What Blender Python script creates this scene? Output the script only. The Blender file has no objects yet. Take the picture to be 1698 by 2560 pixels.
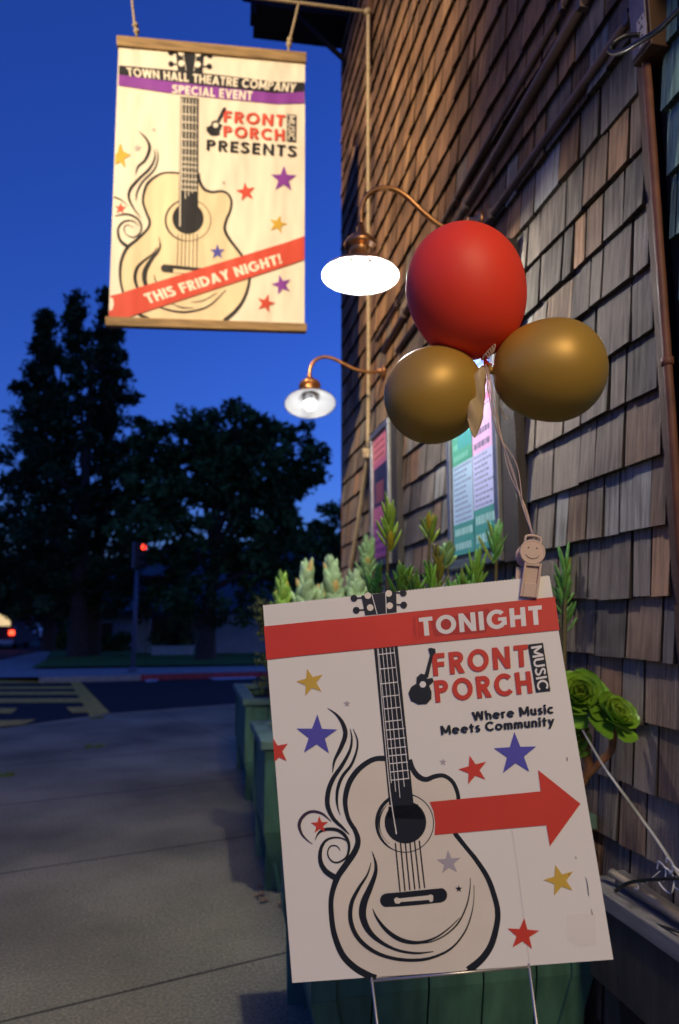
import bpy, math, random
import numpy as np
from math import sin, cos, pi, radians, atan
from mathutils import Vector, Matrix, noise as mnoise

random.seed(7)
C = bpy.context.scene.collection
S = bpy.context.scene

# ------------------------------------------------------------------ camera
F = 1800.0                      # focal length in photo pixels (photo 1698 x 2560)
PITCH = atan(270/1800); YAW = radians(11.16); EYE = 1.35; W = 1.27
cam = bpy.data.cameras.new('camera'); cam_ob = bpy.data.objects.new('camera', cam); C.objects.link(cam_ob)
cam_ob.location = (0, 0, EYE); cam_ob.rotation_euler = (pi/2+PITCH, 0, -YAW)
cam.sensor_fit = 'VERTICAL'; cam.sensor_height = 36.0; cam.sensor_width = 24.0; cam.lens = F/2560*36
cam.clip_start = 0.02; cam.clip_end = 2000
cam.dof.use_dof = True; cam.dof.focus_distance = 1.42; cam.dof.aperture_fstop = 3.2
S.camera = cam_ob

# ------------------------------------------------------------------ dusk sky
wd = bpy.data.worlds.new('World'); S.world = wd; wd.use_nodes = True
wn = wd.node_tree; bg = wn.nodes['Background']
sky = wn.nodes.new('ShaderNodeTexSky'); sky.sky_type = 'NISHITA'; sky.sun_disc = False
sky.sun_elevation = radians(0); sky.sun_rotation = radians(62); sky.ozone_density = 3.0; sky.dust_density = 0.3; sky.air_density = 1.0
tn = wn.nodes.new('ShaderNodeMix'); tn.data_type = 'RGBA'; tn.blend_type = 'MULTIPLY'; tn.inputs[0].default_value = 1.0
tn.inputs[7].default_value = (0.235, 0.40, 1.05, 1)
wn.links.new(sky.outputs[0], tn.inputs[6]); wn.links.new(tn.outputs[2], bg.inputs[0]); bg.inputs[1].default_value = 0.128

S.view_settings.view_transform = 'Standard'; S.view_settings.look = 'None'
S.view_settings.exposure = 3.0; S.view_settings.gamma = 1.0

def spot(name, loc, target, power, col, size, blend, radius):
    l = bpy.data.lights.new(name, 'SPOT'); l.energy = power; l.color = col; l.spot_size = radians(size)
    l.spot_blend = blend; l.shadow_soft_size = radius
    o = bpy.data.objects.new(name, l); C.objects.link(o); o.location = loc
    o.rotation_euler = (Vector(target)-Vector(loc)).to_track_quat('-Z', 'Y').to_euler()
    return o
# two lamps outside the photo: a street lamp high at the left and another behind the camera
spot('opposite_street_lamp_light', (-5.0, -1.0, 7.5), (0.45, 4.85, 4.6), 660, (1.0, 0.75, 0.42), 33, 0.9, 0.08)
spot('corner_street_lamp_light', (0.35, -4.2, 5.2), (0.1, 2.6, 0.6), 132, (1.0, 0.78, 0.45), 74, 0.7, 0.9)

# ------------------------------------------------------------------ photo pixel -> place
def ray(u, v):
    x, y, z = (u-849)/F, -(v-1280)/F, 1.0
    up = y*cos(PITCH)+z*sin(PITCH); fw = z*cos(PITCH)-y*sin(PITCH)
    return np.array([x*cos(YAW)+fw*sin(YAW), -x*sin(YAW)+fw*cos(YAW), up])
O = np.array([0, 0, EYE])
def onX(u, v, x): d = ray(u, v); return O+d*(x/d[0])
def onY(u, v, y): d = ray(u, v); return O+d*(y/d[1])
def onZ(u, v, z): d = ray(u, v); return O+d*((z-EYE)/d[2])
def atD(u, v, D): return O+ray(u, v)*D
def onP(u, v, p, n): d = ray(u, v); return O+d*(np.dot(n, p-O)/np.dot(n, d))

# ------------------------------------------------------------------ mesh helpers
def V(*a): return np.array(a, float)
def unit(v): return v/max(1e-9, np.linalg.norm(v))
def frame(d):
    d = unit(np.array(d, float)); a = V(0, 0, 1) if abs(d[2]) < .9 else V(1, 0, 0)
    s = unit(np.cross(a, d)); return s, np.cross(d, s), d

class MB:
    def __init__(s): s.v = []; s.f = []; s.m = []; s.sm = []; s.t = []; s.tint = (1, 1, 1)
    def face(s, idx, mi=0, smooth=False): s.f.append(tuple(idx)); s.m.append(mi); s.sm.append(smooth); s.t.append(s.tint)
    def add(s, pts):
        k = len(s.v); s.v += [tuple(map(float, p)) for p in pts]; return k
    def poly(s, pts, mi=0):
        k = s.add(pts); s.face(range(k, k+len(pts)), mi)
    def hexa(s, p, mi=0):           # 8 points: bottom ring 0-3, top ring 4-7
        k = s.add(p)
        for q in ((3,2,1,0),(4,5,6,7),(0,1,5,4),(1,2,6,5),(2,3,7,6),(3,0,4,7)): s.face([k+i for i in q], mi)
    def box(s, a, b, mi=0):
        x0,y0,z0 = a; x1,y1,z1 = b
        s.hexa([(x0,y0,z0),(x1,y0,z0),(x1,y1,z0),(x0,y1,z0),(x0,y0,z1),(x1,y0,z1),(x1,y1,z1),(x0,y1,z1)], mi)
    def obox(s, c, ax, ay, az, mi=0):   # centre, three half-axis vectors
        c = np.array(c, float); ax=np.array(ax,float); ay=np.array(ay,float); az=np.array(az,float)
        s.hexa([c+i*ax+j*ay+k*az for k in (-1,1) for i,j in ((-1,-1),(1,-1),(1,1),(-1,1))], mi)
    def bar(s, a, b, w, h, up=(0,0,1), mi=0):
        a=np.array(a,float); b=np.array(b,float); d=b-a; u=unit(d); sd=unit(np.cross(u,np.array(up,float))); u2=np.cross(sd,u)
        s.obox((a+b)/2, d/2, sd*w/2, u2*h/2, mi)
    def tube(s, pts, r, n=10, mi=0, cap=True, flat=1.0):
        pts = [np.array(p, float) for p in pts]; N = len(pts)
        rr = r if hasattr(r, '__len__') else [r]*N
        sd = None; rings = []
        for i, p in enumerate(pts):
            d = unit(pts[min(i+1,N-1)]-pts[max(i-1,0)])
            if sd is None: sd, up, _ = frame(d)
            else: sd = unit(sd-d*np.dot(sd,d)); up = np.cross(d, sd)
            rings.append(s.add([p+rr[i]*(cos(2*pi*k/n)*sd+flat*sin(2*pi*k/n)*up) for k in range(n)]))
        for a, b in zip(rings, rings[1:]):
            for k in range(n): s.face((a+k, a+(k+1)%n, b+(k+1)%n, b+k), mi, True)
        if cap:
            s.face([rings[0]+k for k in range(n)][::-1], mi); s.face([rings[-1]+k for k in range(n)], mi)
    def lathe(s, prof, o, axis=(0,0,1), n=32, mi=0, capends=True, mis=None):   # prof: (radius, height along axis)
        sd, up, d = frame(axis); o = np.array(o, float); rings = []
        for r, h in prof: rings.append(s.add([o+d*h+max(r,1e-4)*(cos(2*pi*k/n)*sd+sin(2*pi*k/n)*up) for k in range(n)]))
        for j, (a, b) in enumerate(zip(rings, rings[1:])):
            m2 = mis[j] if mis else mi
            for k in range(n): s.face((a+k, a+(k+1)%n, b+(k+1)%n, b+k), m2, True)
        if capends:
            s.face([rings[0]+k for k in range(n)][::-1], mis[0] if mis else mi); s.face([rings[-1]+k for k in range(n)], mis[-1] if mis else mi)
    def strip(s, pts, ws, nrm, mi=0):      # flat ribbon in a plane with normal nrm
        pts = [np.array(p, float) for p in pts]; k0 = None; N = len(pts)
        for i, p in enumerate(pts):
            d = unit(pts[min(i+1,N-1)]-pts[max(i-1,0)]); sd = unit(np.cross(nrm, d))
            k = s.add([p-sd*ws[i]/2, p+sd*ws[i]/2])
            if k0 is not None: s.face((k0, k0+1, k+1, k), mi)
            k0 = k
    def build(s, name, mats, parent=None, bevel=0):
        off = np.array(parent.matrix_world.translation if False else wloc(parent)) if parent else V(0,0,0)
        me = bpy.data.meshes.new(name); me.from_pydata([tuple(np.array(p)-off) for p in s.v], [], s.f)
        for m in (mats if isinstance(mats, (list, tuple)) else [mats]): me.materials.append(m)
        me.polygons.foreach_set('material_index', s.m); me.polygons.foreach_set('use_smooth', s.sm)
        if any(t != (1,1,1) for t in s.t):
            at = me.color_attributes.new('tint', 'FLOAT_COLOR', 'CORNER'); arr = []
            for pl, t in zip(me.polygons, s.t): arr += [t[0], t[1], t[2], 1.0]*pl.loop_total
            at.data.foreach_set('color', arr)
        me.update()
        o = bpy.data.objects.new(name, me); C.objects.link(o)
        if parent: o.parent = parent
        if bevel:
            b = o.modifiers.new('bevel', 'BEVEL'); b.width = bevel; b.segments = 2; b.limit_method = 'ANGLE'
        return o
def wloc(o):
    p = V(0,0,0)
    while o: p = p+np.array(o.location); o = o.parent
    return p
def thing(name, loc, label, cat, group=None):
    o = bpy.data.objects.new(name, None); o.empty_display_size = .1; C.objects.link(o); o.location = tuple(map(float, loc))
    return tag(o, label, cat, group)
def tag(o, label, cat, group=None):
    o['label'] = label; o['category'] = cat
    if group: o['group'] = group
    return o
def kind(o, k): o['kind'] = k; return o
def smooth(pts, n=6):
    P = [np.array(p, float) for p in pts]; out = []
    for i in range(len(P)-1):
        a, b, c, d = P[max(i-1,0)], P[i], P[i+1], P[min(i+2,len(P)-1)]
        for k in range(n):
            t = k/n; out.append(.5*((2*b)+(c-a)*t+(2*a-5*b+4*c-d)*t*t+(3*b-a-3*c+d)*t**3))
    out.append(P[-1]); return out

# ------------------------------------------------------------------ materials
def mat(name, col, rough=.7, metal=0., var=.15, scale=6., stretch=(1,1,1), bump=0., bscale=None, attr=False, spec=.4, emit=None, es=0., trans=0., sheen=0., sss=0., detail=6., coat=0.):
    m = bpy.data.materials.new(name); m.use_nodes = True; nt = m.node_tree; b = nt.nodes['Principled BSDF']
    b.inputs['Roughness'].default_value = rough; b.inputs['Metallic'].default_value = metal
    b.inputs['Specular IOR Level'].default_value = spec; b.inputs['Coat Weight'].default_value = coat
    if trans: b.inputs['Transmission Weight'].default_value = trans
    tc = nt.nodes.new('ShaderNodeTexCoord'); mp = nt.nodes.new('ShaderNodeMapping'); mp.inputs['Scale'].default_value = stretch
    nt.links.new(tc.outputs['Object'], mp.inputs[0])
    nz = nt.nodes.new('ShaderNodeTexNoise'); nz.inputs['Scale'].default_value = scale; nz.inputs['Detail'].default_value = detail
    nt.links.new(mp.outputs[0], nz.inputs[0])
    rp = nt.nodes.new('ShaderNodeMapRange'); rp.inputs[1].default_value = .3; rp.inputs[2].default_value = .7
    rp.inputs[3].default_value = 1-var; rp.inputs[4].default_value = 1+var
    nt.links.new(nz.outputs[0], rp.inputs[0])
    mx = nt.nodes.new('ShaderNodeVectorMath'); mx.operation = 'SCALE'
    nt.links.new(rp.outputs[0], mx.inputs['Scale'])
    if attr:
        at = nt.nodes.new('ShaderNodeAttribute'); at.attribute_name = 'tint'
        mu = nt.nodes.new('ShaderNodeVectorMath'); mu.operation = 'MULTIPLY'; mu.inputs[1].default_value = col[:3]
        nt.links.new(at.outputs['Color'], mu.inputs[0]); nt.links.new(mu.outputs[0], mx.inputs[0])
    else: mx.inputs[0].default_value = col[:3]
    nt.links.new(mx.outputs[0], b.inputs['Base Color'])
    if bump:
        bp = nt.nodes.new('ShaderNodeBump'); bp.inputs['Strength'].default_value = 1.0; bp.inputs['Distance'].default_value = bump
        src = nz
        if bscale:
            src = nt.nodes.new('ShaderNodeTexNoise'); src.inputs['Scale'].default_value = bscale; src.inputs['Detail'].default_value = 4
            nt.links.new(mp.outputs[0], src.inputs[0])
        nt.links.new(src.outputs[0], bp.inputs['Height']); nt.links.new(bp.outputs[0], b.inputs['Normal'])
    if emit: b.inputs['Emission Color'].default_value = (*emit, 1); b.inputs['Emission Strength'].default_value = es
    if sss: b.inputs['Subsurface Weight'].default_value = sss; b.inputs['Subsurface Scale'].default_value = .02
    return m

def shingle_mat(name, base):
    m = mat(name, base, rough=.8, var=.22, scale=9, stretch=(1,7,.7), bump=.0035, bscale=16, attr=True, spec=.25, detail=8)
    nt = m.node_tree; b = nt.nodes['Principled BSDF']; prev = b.inputs['Base Color'].links[0].from_socket
    tc = [n for n in nt.nodes if n.type == 'TEX_COORD'][0]
    mp = nt.nodes.new('ShaderNodeMapping'); mp.inputs['Scale'].default_value = (4, 60, 3.2); nt.links.new(tc.outputs['Object'], mp.inputs[0])
    n2 = nt.nodes.new('ShaderNodeTexNoise'); n2.inputs['Scale'].default_value = 1.0; n2.inputs['Detail'].default_value = 5; nt.links.new(mp.outputs[0], n2.inputs[0])
    n3 = nt.nodes.new('ShaderNodeTexNoise'); n3.inputs['Scale'].default_value = 2.6; n3.inputs['Detail'].default_value = 4; nt.links.new(tc.outputs['Object'], n3.inputs[0])
    ad = nt.nodes.new('ShaderNodeMath'); ad.operation = 'MULTIPLY'; nt.links.new(n2.outputs[0], ad.inputs[0]); nt.links.new(n3.outputs[0], ad.inputs[1])
    r = nt.nodes.new('ShaderNodeMapRange'); r.inputs[1].default_value = .2; r.inputs[2].default_value = .33; r.inputs[3].default_value = 1.1; r.inputs[4].default_value = .55
    nt.links.new(ad.outputs[0], r.inputs[0])
    sc = nt.nodes.new('ShaderNodeVectorMath'); sc.operation = 'SCALE'; nt.links.new(prev, sc.inputs[0]); nt.links.new(r.outputs[0], sc.inputs['Scale'])
    nt.links.new(sc.outputs[0], b.inputs['Base Color'])
    return m

M = {}
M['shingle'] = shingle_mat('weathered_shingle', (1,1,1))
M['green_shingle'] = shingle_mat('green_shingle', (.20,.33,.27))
M['wallback'] = mat('wall_backing', (.03,.025,.022), var=.1)
M['brown_wood'] = mat('brown_trim', (.13,.065,.035), var=.25, scale=5, stretch=(6,6,1), bump=.001, bscale=20)
M['dark_wood'] = mat('dark_trim', (.05,.042,.036), var=.3, scale=5, stretch=(6,6,1), bump=.001, bscale=20)
M['black_beam'] = mat('dark_eave', (.015,.012,.01), var=.2)
M['pipe_paint'] = mat('pipe_paint', (.12,.085,.075), rough=.5, var=.2, scale=12)
M['rust'] = mat('rusty_pipe', (.15,.06,.035), rough=.6, var=.3, scale=12)
M['copper'] = mat('aged_copper', (.55,.27,.11), rough=.32, metal=.85, var=.25, scale=18)
M['enamel'] = mat('white_enamel', (.86,.88,.9), rough=.25, var=.02)
M['bulb'] = mat('bulb', (.9,.9,.9), emit=(1.0,.97,.92), es=120, var=0)
M['bulb_dim'] = mat('bulb_far', (.9,.9,.9), emit=(1.0,.98,.95), es=2.6, var=0)
M['socket'] = mat('bulb_collar', (.75,.76,.78), rough=.4, var=.03)
M['rope'] = mat('sisal_rope', (.42,.34,.22), rough=.9, var=.25, scale=60, bump=.002, bscale=140)
M['dowel'] = mat('banner_timber', (.30,.20,.095), rough=.7, var=.35, scale=4, stretch=(1.2,9,9), bump=.001)
M['metal_case'] = mat('aluminium_case', (.32,.33,.34), rough=.35, metal=.8, var=.12, scale=14)
M['glass_dark'] = mat('case_backing', (.03,.03,.035), rough=.3, var=.1)
M['green_paint'] = mat('green_planter_paint', (.058,.15,.10), rough=.62, var=.38, scale=5, stretch=(3,3,.6), bump=.0012, bscale=22)
M['green_rim'] = mat('worn_green_rim_paint', (.10,.18,.145), rough=.65, var=.35, scale=7, bump=.001, bscale=30)
M['soil'] = mat('soil', (.02,.015,.01), var=.4, scale=30, bump=.01)
M['concrete'] = None
M['asphalt'] = mat('asphalt', (.026,.026,.028), spec=.2, rough=.85, var=.3, scale=40, bump=.002)
M['yellow_paint'] = mat('yellow_road_paint', (.72,.42,.06), rough=.7, var=.35, scale=10)
M['white_paint'] = mat('white_road_paint', (.55,.55,.56), rough=.7, var=.3, scale=10)
M['red_paint'] = mat('red_kerb_paint', (.35,.05,.06), rough=.7, var=.3, scale=10)
M['kerb'] = mat('kerb_concrete', (.34,.325,.29), rough=.85, var=.2, scale=12)
M['grass'] = mat('grass', (.065,.17,.03), rough=.9, var=.4, scale=9, bump=.03)
M['bark'] = mat('bark', (.07,.05,.038), rough=.9, var=.4, scale=4, stretch=(5,5,1), bump=.02)
M['leaf_conifer'] = mat('conifer_leaves', (.042,.078,.03), spec=.06, rough=.8, attr=True, var=.3, scale=.7)
M['leaf_oak'] = mat('broad_leaves', (.07,.125,.035), spec=.08, rough=.75, attr=True, var=.3, scale=.7)
M['leaf_bush'] = mat('bush_leaves', (.09,.12,.035), rough=.7, attr=True, var=.3, scale=3)
M['hill'] = mat('hill', (.03,.045,.05), var=.2, scale=.05)
M['pole'] = mat('painted_pole', (.10,.12,.16), rough=.5, var=.1, scale=9)
M['signal_black'] = mat('signal_housing', (.035,.03,.028), rough=.5, var=.1)
M['pale_wall'] = mat('pale_stucco', (.42,.42,.44), var=.1, scale=3)
M['white_wall'] = mat('white_wall', (.62,.6,.56), var=.1, scale=3)
M['roof'] = mat('dark_roof', (.05,.048,.05), var=.2)
M['window_dark'] = mat('dark_glass', (.02,.022,.03), rough=.1, var=.05)
M['red_lamp'] = mat('red_signal', (.5,.02,.01), emit=(1,.05,.02), es=.7, var=0)
M['green_lamp'] = mat('green_signal', (.05,.4,.35), emit=(.1,.75,.9), es=.6, var=0)
M['warm_panel'] = mat('lit_window', (.8,.6,.3), emit=(1,.72,.34), es=.11, var=.25, scale=4)
M['car_white'] = mat('white_car_paint', (.6,.6,.62), rough=.25, var=.03, coat=.5)
M['car_maroon'] = mat('maroon_car_paint', (.12,.02,.03), rough=.25, var=.05, coat=.5)
M['tyre'] = mat('tyre', (.015,.015,.015), rough=.85, var=.1)
M['coroplast'] = mat('white_corrugated_plastic', (.82,.785,.73), rough=.42, var=.025, scale=3, bump=.00025, bscale=None, spec=.35)
M['banner'] = mat('banner_cloth', (.82,.77,.66), rough=.7, var=.03, scale=2.2, stretch=(1.6,1,.55), bump=.05, detail=2)
def ink(n, c, rough=.45, bump=.0003): return mat(n, c, rough=rough, var=.06, scale=9, bump=bump)
M['ink'] = ink('black_ink', (.012,.016,.024)); M['red'] = ink('red_ink', (.62,.055,.035)); M['red_over'] = ink('red_overpaint', (.66,.045,.03), rough=.55)
M['red_dark'] = ink('red_smudge', (.45,.035,.028)); M['white_ink'] = ink('white_ink', (.8,.77,.75))
M['cream'] = ink('cream_ink', (.77,.69,.58)); M['gold_ink'] = ink('gold_ink', (.62,.40,.06)); M['blue_ink'] = ink('blue_ink', (.09,.085,.42))
M['grey_ink'] = ink('grey_ink', (.42,.38,.43)); M['purple'] = ink('purple_ink', (.22,.05,.33)); M['plum'] = ink('plum_ink', (.055,.03,.06))
M['pink_stain'] = ink('pink_stain', (.79,.74,.69)); M['stake_shadow_crease'] = ink('stake_shadow_crease', (.70,.67,.65))
def bink(n, c): return mat(n, c, rough=.65, var=.05, scale=2.2, stretch=(1.6,1,.55), bump=.05, detail=2)
for k, c in (('b_ink',(.012,.014,.02)),('b_red',(.62,.075,.045)),('b_cream',(.78,.65,.44)),('b_gold',(.62,.40,.05)),('b_blue',(.09,.09,.45)),
             ('b_purple',(.24,.05,.38)),('b_white',(.82,.77,.66)),('b_grey',(.5,.45,.46))): M[k] = bink(k.replace('b_','banner_')+'_dye', c)
M['wire'] = mat('galvanised_wire', (.55,.52,.48), rough=.35, metal=.8, var=.1)
M['clip'] = mat('beige_plastic', (.62,.45,.34), rough=.45, var=.04, sss=.1)
M['red_balloon'] = mat('red_latex', (.93,.055,.02), rough=.54, var=.03, scale=3, spec=.42, sss=.45)
M['gold_balloon'] = mat('gold_latex', (.46,.265,.04), rough=.45, metal=.25, var=.03, scale=3, spec=.5)
M['ribbon'] = mat('curling_ribbon', (.62,.47,.36), rough=.5, var=.15, scale=30)
M['tail'] = mat('slack_beige_latex', (.50,.36,.19), rough=.45, var=.12, scale=20)
M['white_ribbon'] = mat('white_ribbon', (.7,.7,.72), rough=.4, var=.05)
M['strap'] = mat('cloudy_plastic_strap', (.45,.47,.46), rough=.4, var=.2, scale=20)
M['succulent'] = mat('succulent_green', (.10,.20,.045), rough=.5, attr=True, var=.18, scale=25, spec=.4)
M['succ_stem'] = mat('succulent_stem', (.13,.11,.04), rough=.7, var=.2, scale=30)
M['aeonium'] = mat('aeonium_green', (.20,.36,.03), rough=.45, attr=True, var=.12, scale=14, spec=.4)
M['aeo_stem'] = mat('brown_stem', (.22,.10,.04), rough=.7, var=.3, scale=30)
M['plank'] = mat('grey_plank', (.20,.19,.18), rough=.8, var=.3, scale=6, stretch=(6,1,6), bump=.001)
M['bamboo'] = mat('bamboo_cane', (.30,.25,.18), rough=.6, var=.25, scale=9)
M['cable'] = mat('black_cable', (.02,.018,.02), rough=.35, var=.05)
M['dry_leaf'] = mat('dry_leaf', (.22,.13,.06), rough=.8, var=.3, scale=40)
M['box_brown'] = mat('brown_box_paint', (.06,.027,.011), rough=.5, var=.15, scale=12)
M['box_grey'] = mat('grey_box_face', (.15,.13,.17), rough=.5, var=.2, scale=14)
M['label'] = mat('paper_label', (.6,.5,.43), rough=.7, var=.08, scale=30)
PAPERS = {}
def paper(n, c):
    if n not in PAPERS: PAPERS[n] = mat('poster_'+n, c, rough=.5, var=.06, scale=6)
    return PAPERS[n]

# concrete pavement with tooled joints (joints are real dirt-filled lines of the slab)
def concrete():
    m = mat('pavement_concrete', (.235,.215,.135), rough=.9, var=.34, scale=75, bump=.0015, detail=6); nt = m.node_tree; b = nt.nodes['Principled BSDF']
    prev = b.inputs['Base Color'].links[0].from_socket; tc = [n for n in nt.nodes if n.type == 'TEX_COORD'][0]
    n2 = nt.nodes.new('ShaderNodeTexNoise'); n2.inputs['Scale'].default_value = .9; n2.inputs['Detail'].default_value = 6; nt.links.new(tc.outputs['Object'], n2.inputs[0])
    r2 = nt.nodes.new('ShaderNodeMapRange'); r2.inputs[1].default_value=.3; r2.inputs[2].default_value=.7; r2.inputs[3].default_value=.55; r2.inputs[4].default_value=1.42
    nt.links.new(n2.outputs[0], r2.inputs[0])
    v = nt.nodes.new('ShaderNodeTexVoronoi'); v.inputs['Scale'].default_value = 150; nt.links.new(tc.outputs['Object'], v.inputs[0])
    r3 = nt.nodes.new('ShaderNodeMapRange'); r3.inputs[1].default_value=.1; r3.inputs[2].default_value=.5; r3.inputs[3].default_value=1.25; r3.inputs[4].default_value=.85; nt.links.new(v.outputs[0], r3.inputs[0])
    al = atan(.32)
    dp = nt.nodes.new('ShaderNodeVectorMath'); dp.operation='DOT_PRODUCT'; dp.inputs[1].default_value=(-sin(al),cos(al),0); nt.links.new(tc.outputs['Object'], dp.inputs[0])
    wob = nt.nodes.new('ShaderNodeMath'); wob.operation='MULTIPLY_ADD'; wob.inputs[1].default_value=.012; nt.links.new(nz_of(nt), wob.inputs[0]); nt.links.new(dp.outputs['Value'], wob.inputs[2])
    def joint(val, per, off, wd):
        a=nt.nodes.new('ShaderNodeMath'); a.operation='SUBTRACT'; a.inputs[1].default_value=off; nt.links.new(val,a.inputs[0])
        p=nt.nodes.new('ShaderNodeMath'); p.operation='PINGPONG'; p.inputs[1].default_value=per/2; nt.links.new(a.outputs[0],p.inputs[0])
        q=nt.nodes.new('ShaderNodeMapRange'); q.inputs[1].default_value=wd*.4; q.inputs[2].default_value=wd; q.inputs[3].default_value=.16; q.inputs[4].default_value=1; nt.links.new(p.outputs[0],q.inputs[0]); return q.outputs[0]
    j1 = joint(wob.outputs[0], 1.59, 2.905, .011)
    d2 = nt.nodes.new('ShaderNodeVectorMath'); d2.operation='DOT_PRODUCT'; d2.inputs[1].default_value=(cos(al),sin(al),0); nt.links.new(tc.outputs['Object'], d2.inputs[0])
    j2 = joint(d2.outputs['Value'], 4.9, -1.9, .009)
    out = prev
    for sck in (r2.outputs[0], r3.outputs[0], j1, j2):
        s2 = nt.nodes.new('ShaderNodeVectorMath'); s2.operation='SCALE'; nt.links.new(out, s2.inputs[0]); nt.links.new(sck, s2.inputs['Scale']); out = s2.outputs[0]
    nt.links.new(out, b.inputs['Base Color']); return m
def nz_of(nt): return [n for n in nt.nodes if n.type == 'TEX_NOISE'][0].outputs[0]
M['concrete'] = concrete()

# ================================================================== GROUND
mb = MB(); mb.poly([(-400,-60,-.13),(400,-60,-.13),(400,800,-.13),(-400,800,-.13)]); kind(mb.build('road', M['asphalt']), 'structure')
kerb_line = [(-9,5.4),(-4.2,8.2),(-2.4,9.95),(-1.22,11.2),(.5,12.0),(4,13.4),(14,17)]
mb = MB(); top = [(x,y,0) for x,y in kerb_line]+[(14,-12,0),(-9,-12,0)]; mb.poly(top[::-1])
kind(mb.build('pavement', M['concrete']), 'structure')
mb = MB()
for (x0,y0),(x1,y1) in zip(kerb_line, kerb_line[1:]):
    mb.hexa([(x0,y0,-.13),(x1,y1,-.13),(x1,y1+.14,-.13),(x0,y0+.14,-.13),(x0,y0,.004),(x1,y1,.004),(x1,y1+.14,-.01),(x0,y0+.14,-.01)])
kind(mb.build('kerb', M['kerb']), 'structure')
# far pavement, red kerb, lawn
far = lambda x: 19.25+.16*x
mb = MB(); mb.poly([(-3.6,far(-3.6),0),(30,far(30),0),(30,34,0),(-6.5,34,0),(-6.5,22.0,0),(-5.0,19.6,-.06)]); kind(mb.build('far_pavement', M['kerb']), 'structure')
mb = MB()
for x0,x1 in ((-3.6,-1.3),(-1.3,30)):
    mb.hexa([(x0,far(x0)-.18,-.13),(x1,far(x1)-.18,-.13),(x1,far(x1),-.13),(x0,far(x0),-.13),(x0,far(x0)-.18,.004),(x1,far(x1)-.18,.004),(x1,far(x1),.004),(x0,far(x0),.004)], 0 if x0 < -3 else 1)
kind(mb.build('far_kerb', [M['kerb'], M['red_paint']]), 'structure')
mb = MB(); mb.poly([(-4.6,22.4,.02),(6,22.6,.02),(12,34,.02),(-6.2,34,.02),(-4.9,26,.02)]); kind(mb.build('lawn', M['grass']), 'structure')
mb = MB()     # low blades along the lawn
for i in range(5200):
    x = random.uniform(-4.7,6); y = random.uniform(22.45,31); h = random.uniform(.03,.08); a = random.uniform(0,pi); w=.012
    mb.poly([(x-w*cos(a),y-w*sin(a),.02),(x+w*cos(a),y+w*sin(a),.02),(x+random.uniform(-.02,.02),y+random.uniform(-.02,.02),.02+h)])
kind(mb.build('lawn_grass', M['grass']), 'stuff')
mb = MB()     # yellow ladder crossing
zr = -.126
def road(u, v): p = onZ(u, v, zr); return (p[0], p[1], zr)
zq = [0]
def rq(*q): zq[0] += .0012; mb.poly([tuple(V(*road(*p))+V(0,0,zq[0])) for p in q])
rq((173,1700),(196,1700),(274,1781),(226,1793)); rows = ((1716,1722),(1729,1737),(1746,1757),(1769,1785))
for i,(a,b) in enumerate(rows): rq((-160,a+1),(178+.55*(a-1700)+4,a),(184+.55*(a-1700)+10,b),(-160,b+1)) if i<3 else (rq((165,1769),(219,1767),(227,1781),(180,1783)), rq((-160,1773),(44,1771),(30,1784),(-160,1786)))
rq((-200,1702),(172,1700),(176,1708),(-200,1711)); rq((-120,1806),(90,1800),(60,1812),(-120,1830))
kind(mb.build('crossing_paint', M['yellow_paint']), 'structure')
mb = MB(); rq((362,1699),(385,1691),(406,1692),(392,1704),(366,1706)); rq((520,1696),(640,1690),(640,1697),(540,1701)); kind(mb.build('road_paint', M['white_paint']), 'structure')
# far hill
mb = MB(); n=40; a=-260; pts=[]
for i in range(n+1):
    x = -260+i*11; h = 42+7*sin(i*.23+1)+3*sin(i*.9); pts.append((x,h))
for (x0,h0),(x1,h1) in zip(pts,pts[1:]):
    k = mb.add([(x0,330,-1),(x1,330,-1),(x1,420,h1),(x0,420,h0),(x1,520,h1*.6),(x0,520,h0*.6)]); mb.face((k,k+1,k+2,k+3),0,True); mb.face((k+3,k+2,k+4,k+5),0,True)
kind(mb.build('hill', M['hill']), 'structure')

# ================================================================== SHINGLED BUILDING
Y0, Y1, ZT = 1.735, 6.25, 8.4
bld = thing('shingled_building', (W+2, (Y0+Y1)/2, 0), 'old timber building clad in brown and grey wood shingles beside the pavement', 'building')
mb = MB(); mb.box((W+.012, Y0-.0, -.1), (W+4, Y1, ZT)); mb.build('wall', M['wallback'], bld)
def shingles(y0, y1, z0, z1, x, ex, pick, name, m, parent, tl=.023):
    mb = MB(); z = z0; r = 0
    while z < z1:
        e = ex*random.uniform(.95,1.05); y = y0-random.uniform(0,.05)
        first = True
        while y < y1:
            w = random.choice((.07,.09,.105,.115,.125,.14,.155,.175,.20))*random.uniform(.9,1.1); ya = max(y, y0); yb = min(y+w, y1); y += w+random.uniform(.006,.014)
            if yb-ya < .02: continue
            mb.tint = pick((ya+yb)/2, z)
            dz = random.uniform(-.005,.004); tb = tl*random.uniform(.85,1.25); d2 = random.uniform(-.003,.003); sk = random.uniform(-.0025,.0025)
            zt = min(z+e+.03, z1+.05)
            f0 = len(mb.f); mb.hexa([(x-tb-d2,ya,z+dz),(x-tb+d2,yb,z+dz+sk),(x+.012,yb,z+dz+sk),(x+.012,ya,z+dz),(x-.0015,ya,zt),(x-.0015,yb,zt),(x+.012,yb,zt),(x+.012,ya,zt)])
            dk = tuple(c_*.22 for c_ in mb.tint)      # butt undersides and split edges painted darker, standing in for gap shade
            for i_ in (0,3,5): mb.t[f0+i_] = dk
        z += e; r += 1
    mb.tint = (1,1,1); return mb.build(name, m, parent)
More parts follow.
